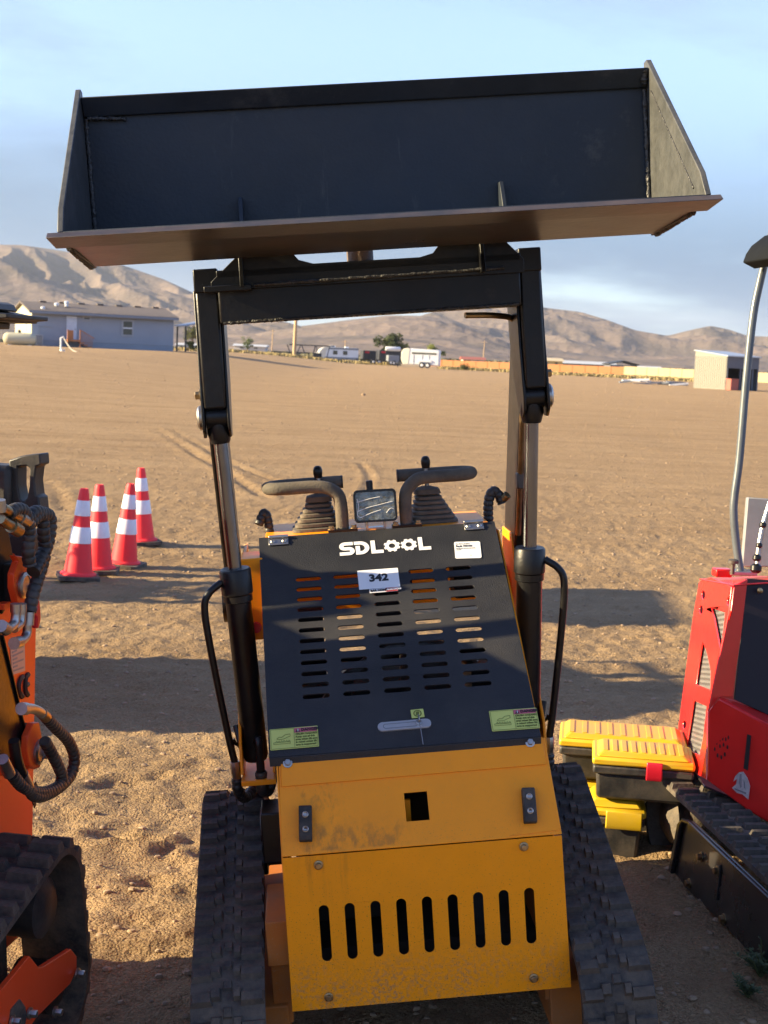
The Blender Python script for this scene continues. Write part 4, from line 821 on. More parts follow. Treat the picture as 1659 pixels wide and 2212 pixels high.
MB().prism([lp(*p) for p in ((-40, 697), (14, 697), (13, 711), (-5, 711), (-10, 704), (-40, 704))], 'y', -.16, -.08).build('rail_clip', M_PLASTIC, NL, .003)
a = V((lp(-55, 690)[0], -.12, 0)); b_ = lp(-55, 690)
MB().tube([(a.x, -.12, .98), (a.x, -.12, b_[1])], .02, 12).build('canopy_post', M_PLASTIC, NL)

# ------------------------------------------------------------------ red excavator on the right
EZ = .07
e0 = hit(1480, 1930, (0, 0, EZ), V((0, 0, 1))); e1 = hit(1640, 2112, (0, 0, EZ), V((0, 0, 1)))
eb = (V((e0.x, e0.y, 0))-V((e1.x, e1.y, 0))).normalized(); ea = V((eb.y, -eb.x, 0))
EM = frame(V((e0.x, e0.y, EZ))+eb*.22, ea, eb, (0, 0, 1))
EX = thing('red_excavator', 'red mini excavator with grey canopy post and rubber tracks, cut off by the right edge', 'excavator', EM)
WE = [(-1.5, .117, .115), (.045, .117, .115)]
M_ETRK = mat('dusty excavator rubber', (.030, .029, .030), .8, var=.3, bump=.3, bscale=140, dust=((.30, .23, .16), .55, 8))
track(EX, 0.004, .146, WE, pitch=.052, lug=.013, th=.014, m=M_ETRK, ml=M_RUBBER, pattern='single')
track(EX, .69, .832, WE, pitch=.052, lug=.013, th=.014, m=M_ETRK, ml=M_RUBBER, pattern='single')
for yy_, zz, rr in ((-1.5, .117, .085), (.045, .117, .070), (-1.1, .07, .045), (-.8, .07, .045), (-.5, .07, .045), (-.28, .07, .045)):
    MB().lathe([(rr*.55, 0), (rr, .02), (rr*.8, .04), (rr, .07), (rr, .09), (rr*.5, .10)], (.022, yy_, zz), (1, 0, 0), 20).build('track_wheel', M_ETRK, EX)
fe = on_plane(EM, 0, -.005)
q = [fe(*p) for p in ((1453, 1890), (1465, 1830), (1474, 1781), (1485, 1769), (1500, 1775), (1659, 1925), (1760, 2020), (1760, 2190), (1638, 2076), (1560, 1990), (1474, 1909))]
sp_ = MB().prism([(a.y, a.z) for a in q], 'x', -.010, -.002).build('side_guard', M_BTUBE, EX, .003)
MB().prism([(a.y, a.z) for a in [fe(*p) for p in ((1475, 1780), (1485, 1768), (1500, 1774), (1760, 2018), (1760, 2026), (1498, 1781), (1486, 1776), (1481, 1784), (1461, 1892), (1454, 1888))]], 'x', -.022, -.0105).build('guard_rim', M_BTUBE, sp_, .003)
for u, v in ((1520, 1851), (1556, 1881), (1494, 1908), (1569, 1985)):
    a = fe(u, v); bb = MB(); hexbolt(bb, (-.0105, a.y, a.z), (-1, 0, 0), .009, .012); bb.build('bolt', M_YZINC, sp_)
a, b_ = fe(1563, 1868), fe(1555, 1944); MB().bar((-.0105, a.y, a.z), (-.0105, b_.y, b_.z), .004, .006, (1, 0, 0)).build('guard_slit', M_DARK, sp_)
MB().box((.20, -1.2, .10), (.70, -.3, .26)).build('carbody', M_BTUBE, EX, .01)
MB().lathe([(.25, 0), (.25, .10)], (.44, -.75, .26), (0, 0, 1), 30).build('slew_ring', M_BTUBE, EX)
# upper body: corner post between lit side and front
def EP(u, v, d): return EM.inverted() @ P(u, v, d)
dC, dB = 3.80, 4.42                                        # depth of front corner and of the rear end of the side
top = [EP(1510.5, 1255, dB), EP(1584, 1268, dC), EP(1616, 1251, dC+.04)]
def face(pts, name, m, th, n_hint, parent=None, holes=(), bevel=.003):
    """flat panel through 3-D points (fan) thickened along its normal away from the viewer"""
    c = sum(pts, V())/len(pts); n = V()
    for a, b in zip(pts, pts[1:]+pts[:1]): n += (a-c).cross(b-c)
    n.normalize()
    if n.dot(n_hint) < 0: n = -n
    x = (pts[1]-pts[0]).normalized(); x = (x-n*x.dot(n)).normalized(); y = n.cross(x); M = frame(c, x, y, n); Mi = M.inverted()
    f2 = lambda L: [((Mi @ p).x, (Mi @ p).y) for p in L]
    o = MB().plate(f2(pts), [f2(h) for h in holes], M, th).build(name, m, parent or EX, bevel); return o, M
sideL = [(1510.5, 1255, 1), (1536, 1246, .62), (1584, 1268, 0), (1578, 1321, 0), (1553, 1413, 0), (1527, 1536, 0), (1525, 1685, 0), (1459, 1642, 1), (1457, 1630, 1), (1498, 1325, 1)]
n_side = V((-1, -.12, .05)); c0 = EP(1584, 1268, dC); 
# plane of the lit side through three anchor points
A, B, C_ = EP(1584, 1268, dC), EP(1525, 1685, dC-.02), EP(1484, 1450, dB); pn = (B-A).cross(C_-A).normalized()
if pn.x > 0: pn = -pn
Mi_ = EM.inverted(); eye_l = Mi_ @ EYEP
def onside(u, v, off=0):
    k = (Mi_ @ P(u, v, 1.0))-eye_l; t = (A+pn*off-eye_l).dot(pn)/k.dot(pn); return eye_l+k*t
ol = [onside(u, v) for u, v, _ in sideL]
def sidepoly(l): return [onside(*p) for p in l]
vents = [[(1537, 1314), (1566, 1323), (1561, 1372), (1556, 1404), (1550, 1372), (1543, 1335)], [(1517, 1387), (1526, 1408), (1535, 1450), (1534, 1490), (1503, 1478), (1509, 1436)], [(1498, 1513), (1526, 1526), (1519, 1590), (1511, 1632), (1482, 1616), (1491, 1560)]]
ovals = [(1519, 1285), (1514, 1317), (1574, 1299), (1478, 1565), (1473, 1599)]
hs = [sidepoly(v_) for v_ in vents]+[[onside(u+4*math.cos(t), v+9*math.sin(t)) for t in np.linspace(0, 2*math.pi, 12, endpoint=False)] for u, v in ovals]
sideo, MS = face(ol, 'side_cowl', M_RED, .005, pn, holes=hs)
# perforated mesh plates behind the three openings
for v_ in vents:
    poly = [onside(u, v, -.010) for u, v in v_]; MSi = MS.inverted(); p2 = [((MSi @ p).x, (MSi @ p).y) for p in poly]
    xs = [p[0] for p in p2]; ys = [p[1] for p in p2]; pad = .012; hl = []
    def inside(x, y):
        r_ = False
        for (x1, y1), (x2, y2) in zip(p2, p2[1:]+p2[:1]):
            if (y1 > y) != (y2 > y) and x < (x2-x1)*(y-y1)/(y2-y1)+x1: r_ = not r_
        return r_
    st_ = .0165; j = 0; yv = min(ys)
    while yv < max(ys):
        xv = min(xs)+(st_/2 if j % 2 else 0)
        while xv < max(xs):
            if inside(xv, yv): hl.append(circ(xv, yv, .0052, 6))
            xv += st_
        yv += st_*.86; j += 1
    MB().plate([(min(xs)-pad, min(ys)-pad), (max(xs)+pad, min(ys)-pad), (max(xs)+pad, max(ys)+pad), (min(xs)-pad, max(ys)+pad)], hl, MS @ Matrix.Translation((0, 0, -.010)), .001).build('perforated_mesh', M_MESH, sideo, smooth=0)
# front faces: narrow pillar, dark glass panel, lower nose
nf = V((-.1, -1, .1))
def fan(pts, name, m, th, parent=None, bevel=.003): return face([EP(*p) for p in pts], name, m, th, EM.inverted().to_3x3() @ V((0, -1, 0)), parent, bevel=bevel)[0]
def EPf(u, v, w): return EP(u, v, dC+w)
face([EPf(1584, 1268, 0), EPf(1616, 1251, .03), EPf(1600, 1370, .03), EPf(1582, 1506, .02), EPf(1556, 1506, -.005), EPf(1527, 1536, -.01), EPf(1553, 1413, 0), EPf(1578, 1321, 0)], 'front_pillar', M_RED, .006, V((0, -1, 0)), bevel=.002)
face([EPf(1616.5, 1249, .035), EPf(1780, 1262, .08), EPf(1780, 1600, .02), EPf(1583, 1510, .03)], 'dark_panel', mat('dark glossy panel', (.014, .010, .016), .45, var=.15, spec=.3), .01, V((0, -1, 0)), bevel=.001)
face([EPf(1526, 1537, -.012), EPf(1556, 1508, -.010), EPf(1659, 1566, -.09), EPf(1800, 1630, -.18), EPf(1800, 1850, -.20), EPf(1659, 1776, -.10), EPf(1620, 1752, -.07), EPf(1527, 1686, -.015)], 'nose_panel', M_RED, .008, V((0, -1, 0)), bevel=.004)
face([EPf(1553, 1507, -.008), EPf(1584, 1508, .035), EPf(1780, 1600, .02), EPf(1790, 1628, -.17), EPf(1659, 1565, -.09)], 'nose_top', M_RED, .006, V((0, 0, 1)), bevel=.003)
face([EP(1510.5, 1255, dB), EP(1536, 1238, dB+.02), EP(1640, 1246, dB), EP(1780, 1260, dC+.1), EPf(1616, 1250, .03), EPf(1584, 1267, 0)], 'cowl_top', M_RED, .004, V((0, 0, 1)), bevel=.003)
bodyb = [EP(1462, 1640, dB), EP(1526, 1684, dC), EP(1800, 1840, dC-.15), EP(1900, 1760, dB+.1)]
face(bodyb, 'body_floor', M_BTUBE, .006, V((0, 0, -1)))
face([EP(1512, 1256, dB+.01), EP(1461, 1636, dB+.01), EP(1900, 1700, dB+.2), EP(1900, 1240, dB+.2)], 'body_back', M_RED, .006, V((0, 1, 0)))
# speaker holes, slot, emblem on the nose
nose_n = (EPf(1659, 1566, -.09)-EPf(1556, 1508, -.010)).cross(EPf(1527, 1686, -.015)-EPf(1556, 1508, -.010)).normalized()
if nose_n.y > 0: nose_n = -nose_n
A2 = EPf(1556, 1508, -.010)
def onnose(u, v, off=.0022):
    k_ = (Mi_ @ P(u, v, 1.0))-eye_l; t = (A2+nose_n*off-eye_l).dot(nose_n)/k_.dot(nose_n); return eye_l+k_*t
vh = MB()
for ring, n_, ry in ((6, 6, 8), (11.5, 9, 22), (16.5, 13, 46)):
    for i in range(n_):
        a = 2*math.pi*i/n_+ring; u, v = 1557+ring*math.cos(a), 1590+ry*math.sin(a)
        pts = [onnose(u+1.6*math.cos(t), v+4.6*math.sin(t)) for t in np.linspace(0, 2*math.pi, 8, endpoint=False)]
        vh.add([p+nose_n*.0006 for p in pts]+[p-nose_n*.004 for p in pts], [list(range(8)), list(range(15, 7, -1))]+[(j_, j_+8, (j_+1) % 8+8, (j_+1) % 8) for j_ in range(8)])
vh.build('horn_holes', M_DARK, EX, smooth=0)
def npoly(l, name, m, off): pts = [onnose(u, v, off) for u, v in l]; n_ = len(pts); return MB().add(pts+[p-nose_n*.003 for p in pts], [list(range(n_)), list(range(2*n_-1, n_-1, -1))]+[(i, i+n_, (i+1) % n_+n_, (i+1) % n_) for i in range(n_)]).build(name, m, EX, smooth=0)
npoly([(1614, 1586), (1622, 1589), (1615, 1664), (1606, 1660)], 'nose_slot', M_DARK, .0034)
em = npoly([(1597, 1668), (1605, 1667), (1614, 1680), (1620, 1698), (1616, 1727), (1604, 1716), (1592, 1713), (1581, 1702), (1590, 1694), (1592, 1682), (1584, 1688), (1588, 1677)], 'emblem', mat('silver foil emblem', (.62, .62, .64), .3, .5, var=.25, vscale=60), .0040)
npoly([(1598, 1672), (1602, 1672), (1602, 1700), (1599, 1702), (1596, 1690)], 'emblem_mark', M_GREYINK, .0046); npoly([(1586, 1702), (1612, 1712), (1611, 1716), (1588, 1706)], 'emblem_mark', M_GREYINK, .0046); npoly([(1606, 1684), (1609, 1690), (1610, 1704), (1607, 1702)], 'emblem_mark', M_GREYINK, .0046)
# canopy post, canopy, seat board, levers
dP = 4.20
MB().tube(spline([EP(1668, 500, dP), EP(1655, 555, dP), EP(1641, 612, dP), EP(1627, 683, dP), EP(1612, 820, dP), EP(1598, 985, dP), EP(1587, 1070, dP), EP(1585, 1112, dP), EP(1591, 1180, dP), EP(1600, 1240, dP)], 10), .0118, 16).build('canopy_post', M_GREYPOST, EX)
MB().box(*[tuple(a+b for a, b in zip(EP(1600, 1236, dP), o)) for o in ((-.04, -.03, -.006), (.04, .03, .006))]).build('post_foot', M_ZINC, EX, .002)
cn_ = [EP(1612, 566, dP-.05), EP(1618, 548, dP-.05), EP(1630, 530, dP-.05), EP(1659, 508, dP-.05), EP(1780, 480, dP-.05), EP(1780, 512, dP-.05), EP(1668, 536, dP-.05), EP(1652, 560, dP-.05), EP(1641, 580, dP-.05)]
MB().prism([(p.x, p.z) for p in cn_], 'y', cn_[0].y-1.0, cn_[0].y+.03).build('canopy', mat('matte black canopy', (.006, .007, .008), .75, spec=.12), EX, .004)
fan([(1616, 1074, 4.35), (1700, 1080, 4.35), (1700, 1225, 4.35), (1604, 1224, 4.35)], 'seat_back', mat('grey vinyl', (.21, .22, .235), .5, var=.2), .03)
MB().tube(spline([EP(1664, 1085, 4.0), EP(1650, 1130, 4.0), EP(1640, 1180, 4.0), EP(1636, 1222, 4.0)], 6), .008, 10).build('control_lever', M_ZINC, EX)
for u, v, r in ((1648, 1134, .010), (1640, 1178, .009), (1635, 1205, .012), (1633, 1228, .016)):
    MB().lathe([(r*.6, -r*.8), (r, -r*.4), (r, r*.4), (r*.6, r*.8)], EP(u, v, 3.98), (.1, .2, 1), 14).build('lever_joint', M_BLACK, EX)
MB().lathe([(.006, 0), (.006, .03), (.016, .032), (.016, .040), (.010, .044)], EP(1582, 1240, 4.15), (0, 0, 1), 14).build('fuel_knob', M_PLASTIC, EX)
MB().box(*[tuple(a+b for a, b in zip(EP(1563, 1238, 4.2), o)) for o in ((-.03, -.02, -.01), (.02, .02, .014))]).build('cap_flange', M_RED, EX, .004)
a = EPf(1641, 1276, .03); MB().lathe([(.008, 0), (.008, .004), (.005, .006)], a, (0, -1, 0), 12).build('panel_screw', M_YZINC, EX)

# ------------------------------------------------------------------ tool boxes
def toolbox(u, v, w, dpt, h, rot, label, z0=None, d=None, latch=None, lidh=.05, tray=False):
    c = P(u, v, d) if d else hit(u, v, (0, 0, z0), V((0, 0, 1)))
    M = Matrix.Translation((c.x, c.y, z0)) @ Matrix.Rotation(rot, 4, 'Z')     # local origin: near left bottom corner
    t = thing('tool_box', label, 'tool box', M, 'yellow lidded tool boxes'); hb = h-lidh
    tp_ = .012
    tub = MB().hexa([(tp_, tp_, 0), (w-tp_, tp_, 0), (w-tp_, dpt-tp_, 0), (tp_, dpt-tp_, 0), (0.004, 0.004, hb), (w-.004, .004, hb), (w-.004, dpt-.004, hb), (.004, dpt-.004, hb)]).build('tub', M_PLASTIC, t, .010)
    MB().box((-.003, -.003, hb-.026), (w+.003, dpt+.003, hb-.001)).build('tub_rim', M_PLASTIC, tub, .006)
    lid = MB(); lid.hexa([(-.006, -.006, hb), (w+.006, -.006, hb), (w+.006, dpt+.006, hb), (-.006, dpt+.006, hb), (-.006, -.006, hb+.022), (w+.006, -.006, hb+.022), (w+.006, dpt+.006, hb+.022), (-.006, dpt+.006, hb+.022)])
    lo = lid.build('lid', M_YLID, t, .007)
    MB().hexa([(.004, .004, hb+.0225), (w-.004, .004, hb+.0225), (w-.004, dpt-.004, hb+.0225), (.004, dpt-.004, hb+.0225), (.022, .022, h), (w-.022, .022, h), (w-.022, dpt-.022, h), (.022, dpt-.022, h)]).build('lid_crown', M_YLID, lo, .006)
    n_ = 9
    for i in range(n_):
        x = .03+(w-.06)*i/(n_-1); MB().box((x-.007, .03, h), (x+.007, dpt-.03, h+.0018)).build('lid_rib', M_YLID, lo, .002)
    for x in latch or (w*.62,):
        la = MB(); la.prism([(-.012, hb+.020), (-.014, hb+.012), (-.014, hb-.022), (-.008, hb-.034), (-.004, hb-.03), (-.006, hb+.020)], 'x', x-(.022 if not tray else .05), x+(.022 if not tray else .05)); la.build('latch', M_REDP if not tray else M_YLID, t, .003)
    return t
def toolbox_xyz(p_, w, dpt, h, rot, label, **k):
    t = toolbox(0, 0, w, dpt, h, rot, label, z0=p_[2], d=1.0, **k); t.matrix_world = Matrix.Translation(V(p_)) @ Matrix.Rotation(rot, 4, 'Z'); return t
bz = hit(1260, 1858, (0, 0, EZ-.01), V((0, 0, 1))); b0 = EZ-.01
toolbox_xyz((bz.x, bz.y, b0), .160, .17, .178, rad(-8), 'yellow lidded black tool box on the ground, bottom of the front stack', tray=True, latch=(.105,), lidh=.045)
toolbox_xyz((bz.x+.012, bz.y-.015, b0+.182), .27, .18, .135, rad(-8), 'black tool box with yellow ribbed lid and red latch, top of the front stack', latch=(.165,), lidh=.034)
toolbox_xyz((bz.x-.045, bz.y+.21, b0), .30, .17, .170, rad(-8), 'yellow lidded tool box on the ground, mostly hidden behind the front stack', tray=True, latch=(.12,), lidh=.045)
toolbox_xyz((bz.x-.055, bz.y+.20, b0+.174), .36, .20, .135, rad(-8), 'large tool box with pale yellow lid, top of the rear stack', latch=(.27,), lidh=.036)

# ------------------------------------------------------------------ traffic cones
def cone(u, v, h, label, tilt, rot):
    x, y = gp(u, v); z = ground_z(x, y); dist = y
    M = Matrix.Translation((x, y, z+.004)) @ Matrix.Rotation(rot, 4, 'Z') @ Matrix.Rotation(tilt[0], 4, 'X') @ Matrix.Rotation(tilt[1], 4, 'Y')
    t = thing('traffic_cone', label, 'traffic cone', M, 'traffic cones on the dirt'); rb_, rt_ = h*.165, h*.050
    R = lambda f: rb_+(rt_-rb_)*f
    b = MB(); w = h*.225; b.plate(rrect(0, 0, 2*w, 2*w, w*.25, 4), [], Matrix.Translation((0, 0, .026)), .026); b.build('base', M_RUBBER, t, .004)
    MB().lathe([(rb_*1.18, .026), (rb_*1.18, .034), (rb_*1.04, .044), (R(.08), h*.08), (R(.95), h*.95), (R(.98), h*.97), (rt_*.85, h), (rt_*.6, h), (rt_*.55, h*.97)], (0, 0, 0), (0, 0, 1), 32).build('cone_body', M_CONE, t)
    for f0, f1 in ((.40, .58), (.70, .87)):
        MB().lathe([(R(f0)+.0015, h*f0), (R(f0)+.003, h*f0+.002), (R(f1)+.003, h*f1-.002), (R(f1)+.0015, h*f1)], (0, 0, 0), (0, 0, 1), 32).build('reflective_band', M_REFL, t)
cone(168, 1254, .555, 'red traffic cone with two white bands, leftmost and nearest of the four', (rad(0), rad(3)), .3)
cone(213, 1240, .555, 'red traffic cone just behind the leftmost one', (rad(0), rad(-.5)), .1)
cone(267, 1226, .545, 'red traffic cone leaning right, third from the left', (rad(0), rad(4)), -.2)
cone(308, 1176, .555, 'red traffic cone farthest back and rightmost of the four', (rad(0), rad(-2.5)), .4)

# ------------------------------------------------------------------ background: buildings, vehicles, trees
SIDING = mat('grey blue siding', (.30, .335, .39), .7, var=.06, vscale=.8)
CREAM = mat('pale yellow siding', (.50, .47, .33), .7, var=.06, vscale=.8)
SHING = mat('brown roof shingles', (.115, .095, .085), .85, var=.25, vscale=3)
TRIM = mat('grey trim', (.36, .38, .41), .6); GLASSD = mat('window glass', (.10, .10, .075), .12, var=.2)
WHITEP = mat('white painted metal', (.74, .76, .78), .4, var=.05, vscale=.6)
WOODO = mat('orange stained wood', (.40, .16, .06), .7, var=.2, vscale=3); POLEW = mat('weathered pole wood', (.50, .34, .19), .8, var=.15, vscale=2)
DKMET = mat('far dark steel', (.035, .037, .042), .5, var=.2, vscale=1.0)
def boxat(t, x0, x1, y0, y1, z0, z1, name, m, parent=None, bevel=0): return MB().box((x0, y0, z0), (x1, y1, z1)).build(name, m, parent or t, bevel)
# manufactured house (local x along the long front, y into depth)
dH = 110.; k_ = dH/FOC
A0 = P(69, 749, dH)
HM = yaw((A0.x, A0.y, A0.z), rad(24))
HS = thing('manufactured_house', 'long grey blue single storey house with brown roof beyond the field', 'house', HM)
LH, DH, HH = 11.2, 7.6, 2.78
boxat(HS, 0, LH, 0, DH, -1.2, .55, 'skirting', mat('blue grey skirting', (.27, .305, .36), .75, var=.06, vscale=1), HS)
wl_f = MB()
for i in range(14): z = .552+i*(HH-.552)/14; dz = (HH-.552)/14; wl_f.add([(0, -.03, z), (LH, -.03, z), (LH, -.012, z+dz), (0, -.012, z+dz)], [(0, 1, 2, 3)]); wl_f.add([(0, -.03, z), (LH, -.03, z), (LH, -.01, z), (0, -.01, z)], [(0, 1, 2, 3)])
wl_f.build('front_siding', SIDING, HS, smooth=0)
boxat(HS, .0, LH, .02, DH, .552, HH, 'wall', SIDING, HS)
gb = MB().prism([(-.02, -1.0), (DH, -1.0), (DH, HH), (DH/2, HH+.62), (-.02, HH)], 'x', -.06, -.005).build('gable_wall', CREAM, HS)
MB().box((-.09, 2.2, 1.2), (-.062, 3.0, 2.2)).build('window', TRIM, gb)
MB().prism([(DH, HH), (DH/2, HH+.62), (0, HH)], 'x', LH-.05, LH+.01).build('gable_wall', SIDING, HS)
rf = MB().prism([(-.45, HH-.10), (DH/2, HH+.66), (DH+.45, HH-.10), (DH+.45, HH+.02), (DH/2, HH+.80), (-.45, HH+.02)], 'x', -.35, LH+.3).build('roof', SHING, HS)
MB().box((-.33, -.50, HH-.20), (LH+.28, -.455, HH+.0)).build('fascia', mat('grey fascia', (.20, .235, .29), .6), rf)
for x, y, h in ((2.2, 1.9, .05), (3.0, 2.0, .22), (.9, .6, -.15)): MB().lathe([(.13, 0), (.13, h), (.18, h+.02), (.18, h+.16), (.06, h+.22)], (x, y, HH+.22+y*.14), (0, 0, 1), 12).build('roof_vent', WHITEP, rf)
for x in np.linspace(1.2, 10.4, 7): MB().box((x, DH/2-.25, HH+.74), (x+.5, DH/2+.25, HH+.88)).build('ridge_vent', SHING, rf)
dr = boxat(HS, 2.62, 3.42, -.07, -.035, .70, 2.50, 'door', mat('white door', (.56, .63, .72), .5), HS); MB().lathe([(.035, 0), (.035, .05)], (3.30, -.07, 1.5), (0, -1, 0), 8).build('handle', DKMET, dr)
for x0, x1, z0, z1, n in ((3.85, 4.55, 2.18, 2.58, 1), (6.95, 7.95, 1.12, 2.44, 2)):
    w_ = MB().plate([(x0, z0), (x1, z0), (x1, z1), (x0, z1)], [[(x0+.14, z0+.12), (x1-.14, z0+.12), (x1-.14, z1-.12), (x0+.14, z1-.12)]], frame((0, -.075, 0), (1, 0, 0), (0, 0, 1), (0, -1, 0)), .04).build('window', TRIM, HS)
    zz = np.linspace(z0+.12, z1-.12, n+1)
    for i in range(n): MB().box((x0+.14, -.06, zz[i]+.03), (x1-.14, -.05, zz[i+1]-.03)).build('pane', GLASSD, w_)
    if n == 2: MB().box((x0+.14, -.085, zz[1]-.05), (x1-.14, -.045, zz[1]+.05)).build('mullion', WHITEP, w_)
stp = MB(); stp.box((2.5, -1.2, .55), (3.5, -.06, .68)); [stp.box((3.5+.28*i, -1.2, .40-.15*i), (3.8+.28*i, -.1, .50-.15*i)) for i in range(4)]; st_o = stp.build('entry_steps', WOODO, HS)
for x in (2.52, 3.48): MB().box((x-.04, -1.2, -.6), (x+.04, -1.1, 1.45)).build('post', WOODO, st_o)
MB().box((2.54, -1.19, .70), (2.94, -1.13, 1.40)).build('rail_board', WOODO, st_o)
for i in range(9): MB().bar((3.5+.115*i, -1.15, .62-.062*i), (3.5+.115*i, -1.15, 1.42-.062*i), .03, .03, (1, 0, 0)).build('baluster', WOODO, st_o)
MB().bar((3.5, -1.15, 1.45), (4.6, -1.15, .83), .06, .05).build('hand_rail', WOODO, st_o)
MB().tube([(.55, -.06, .3), (.55, -.06, 1.62), (1.5, -.06, 1.62)], .03, 8).build('gas_pipe', TRIM, HS)
# things by the house
def near_house(x, y, z=0): return HM @ V((x, y, z))
a = near_house(-.25, -1.0); AC = thing('air_conditioner', 'grey air conditioner unit at the house corner', 'air conditioner', yaw(a, rad(24)))
boxat(AC, 0, .9, 0, .8, -.2, .98, 'cabinet', mat('far grey metal', (.36, .38, .40), .5), AC)
for i in range(7): MB().box((.05, -.015, .10+.12*i), (.85, -.002, .16+.12*i)).build('louver', mat('far dark grey', (.12, .13, .14), .6), AC)
a = P(12, 749, dH-3); TK = thing('propane_tank', 'cream and grey propane tank lying beside the house', 'tank', yaw(a, rad(10)))
MB().lathe([(.05, 0), (.32, .06), (.46, .25), (.48, .45), (.48, 2.0), (.46, 2.2), (.32, 2.4), (.05, 2.46)], (-.2, 0, .62), (1, 0, 0), 20).build('vessel', CREAM, TK)
MB().lathe([(.12, 0), (.12, .22), (.05, .26)], (1.0, 0, 1.06), (0, 0, 1), 10).build('valve_dome', DKMET, TK)
for x in (.3, 1.8): MB().box((x-.12, -.3, -.3), (x+.12, .3, .2)).build('foot', WHITEP, TK)
a = P(131, 766, 78); HY = thing('yard_hydrant', 'white yard hydrant with bucket and hose in front of the house', 'hydrant', yaw(a, 0))
MB().tube([(0, 0, -.2), (0, 0, .92), (.15, 0, .95)], .05, 8).build('standpipe', WHITEP, HY)
MB().lathe([(.10, 0), (.14, .28), (.145, .30)], (.12, -.1, 0), (0, 0, 1), 12).build('bucket', WHITEP, HY)
MB().tube(spline([(.15, 0, .93), (.4, -.2, .6), (.8, -.5, .25), (1.5, -.9, .06), (2.2, -1.0, .05)], 5), .035, 6).build('hose', mat('pale hose', (.5, .45, .36), .6), HY)
# carport
d = 118.; a = P(400, 764, d); CP = thing('carport', 'small dark steel carport with flat roof near the house end', 'carport', yaw(a, rad(24)))
for x, y in ((0, 0), (2.9, 0), (0, 2.6), (2.9, 2.6)): MB().box((x-.06, y-.06, -.6), (x+.06, y+.06, 2.25)).build('post', DKMET, CP)
MB().prism([(-.2, 2.25), (1.5, 2.62), (3.2, 2.25), (3.2, 2.33), (1.5, 2.72), (-.2, 2.33)], 'y', -.4, 3.0).build('roof', mat('grey tin roof', (.30, .33, .38), .4, .3), CP)
# utility pole
d = 200.; a = P(635, 776, d); UP_ = thing('utility_pole', 'tall bare wooden utility pole behind the trailers', 'pole', yaw(a, 0))
MB().lathe([(.27, -1), (.25, 3), (.19, 9), (.18, 9.2)], (0, 0, 0), (.012, 0, 1), 10).build('shaft', POLEW, UP_)
MB().bar((-1.1, 0, 8.6), (1.3, 0, 8.6), .14, .14).build('crossarm', POLEW, UP_)
def thin_pole(u, v0, v1, d, label, m=POLEW, arm=True):
    a = P(u, v1, d); h = (v1-v0)/FOC*d; t = thing('utility_pole', label, 'pole', yaw(a, 0), 'distant poles')
    MB().lathe([(.16, -1), (.11, h)], (0, 0, 0), (.02, 0, 1), 7).build('shaft', m, t)
    if arm: MB().bar((-.9, 0, h-.5), (.9, 0, h-.5), .12, .12).build('crossarm', m, t)
thin_pole(587, 712, 760, 420, 'thin distant pole left of the tall wooden pole'); thin_pole(744, 735, 770, 420, 'thin distant pole above the travel trailer'); thin_pole(1043, 736, 790, 420, 'thin distant pole above the orange wall')
# travel trailer
def wheelset(t, xs, r, y, name='wheel'):
    for x in xs:
        w_ = MB().lathe([(r*.6, 0), (r, .03), (r, .22), (r*.6, .25)], (x, y, r), (0, -1, 0), 18).build(name, DKMET, t); MB().lathe([(r*.5, .25), (r*.45, .27)], (x, y, r), (0, -1, 0), 14).build('rim', WHITEP, w_)
d = 235.; s_ = d/FOC; a = P(688, 782, d); TT = thing('travel_trailer', 'white and grey travel trailer with rounded nose at the field edge', 'trailer', yaw(a, rad(14)))
L_ = 86*s_*1.02; H_ = 33*s_
prof = [(.25, .45), (0, 1.0), (.12, 1.7), (.55, 2.25), (1.1, H_), (L_-.1, H_), (L_, H_-.15), (L_, .45)]
MB().prism(prof, 'y', 0, 2.4).build('body', WHITEP, TT, .05)
MB().prism([(.10, .62), (.0, 1.0), (.12, 1.7), (.55, 2.25), (1.1, H_), (1.75, H_-.02), (1.25, 1.9), (1.05, .62)], 'y', -.03, 2.43).build('nose_cap', mat('cream cap', (.66, .63, .53), .45), TT)
MB().box((1.0, -.04, .42), (L_+.02, 2.44, .95)).build('lower_skirt', mat('far mid grey', (.22, .24, .27), .5), TT); MB().box((1.7, -.04, H_-.32), (L_+.02, -.003, H_-.02)).build('upper_stripe', mat('far mid grey', (.22, .24, .27), .5), TT)
for x in (2.4, 4.1): w_ = MB().box((x, -.05, 1.35), (x+.72, -.005, 2.0)).build('window', DKMET, TT); MB().box((x+.06, -.06, 1.41), (x+.66, -.051, 1.94)).build('pane', GLASSD, w_)
wheelset(TT, (4.0, 4.75), .36, .06); MB().box((-1.1, 1.0, .35), (.3, 1.4, .55)).build('hitch', DKMET, TT); MB().box((2.0, .8, H_), (2.9, 1.5, H_+.28)).build('roof_unit', WHITEP, TT); MB().box((4.6, .8, H_), (5.2, 1.4, H_+.2)).build('roof_unit', WHITEP, TT)
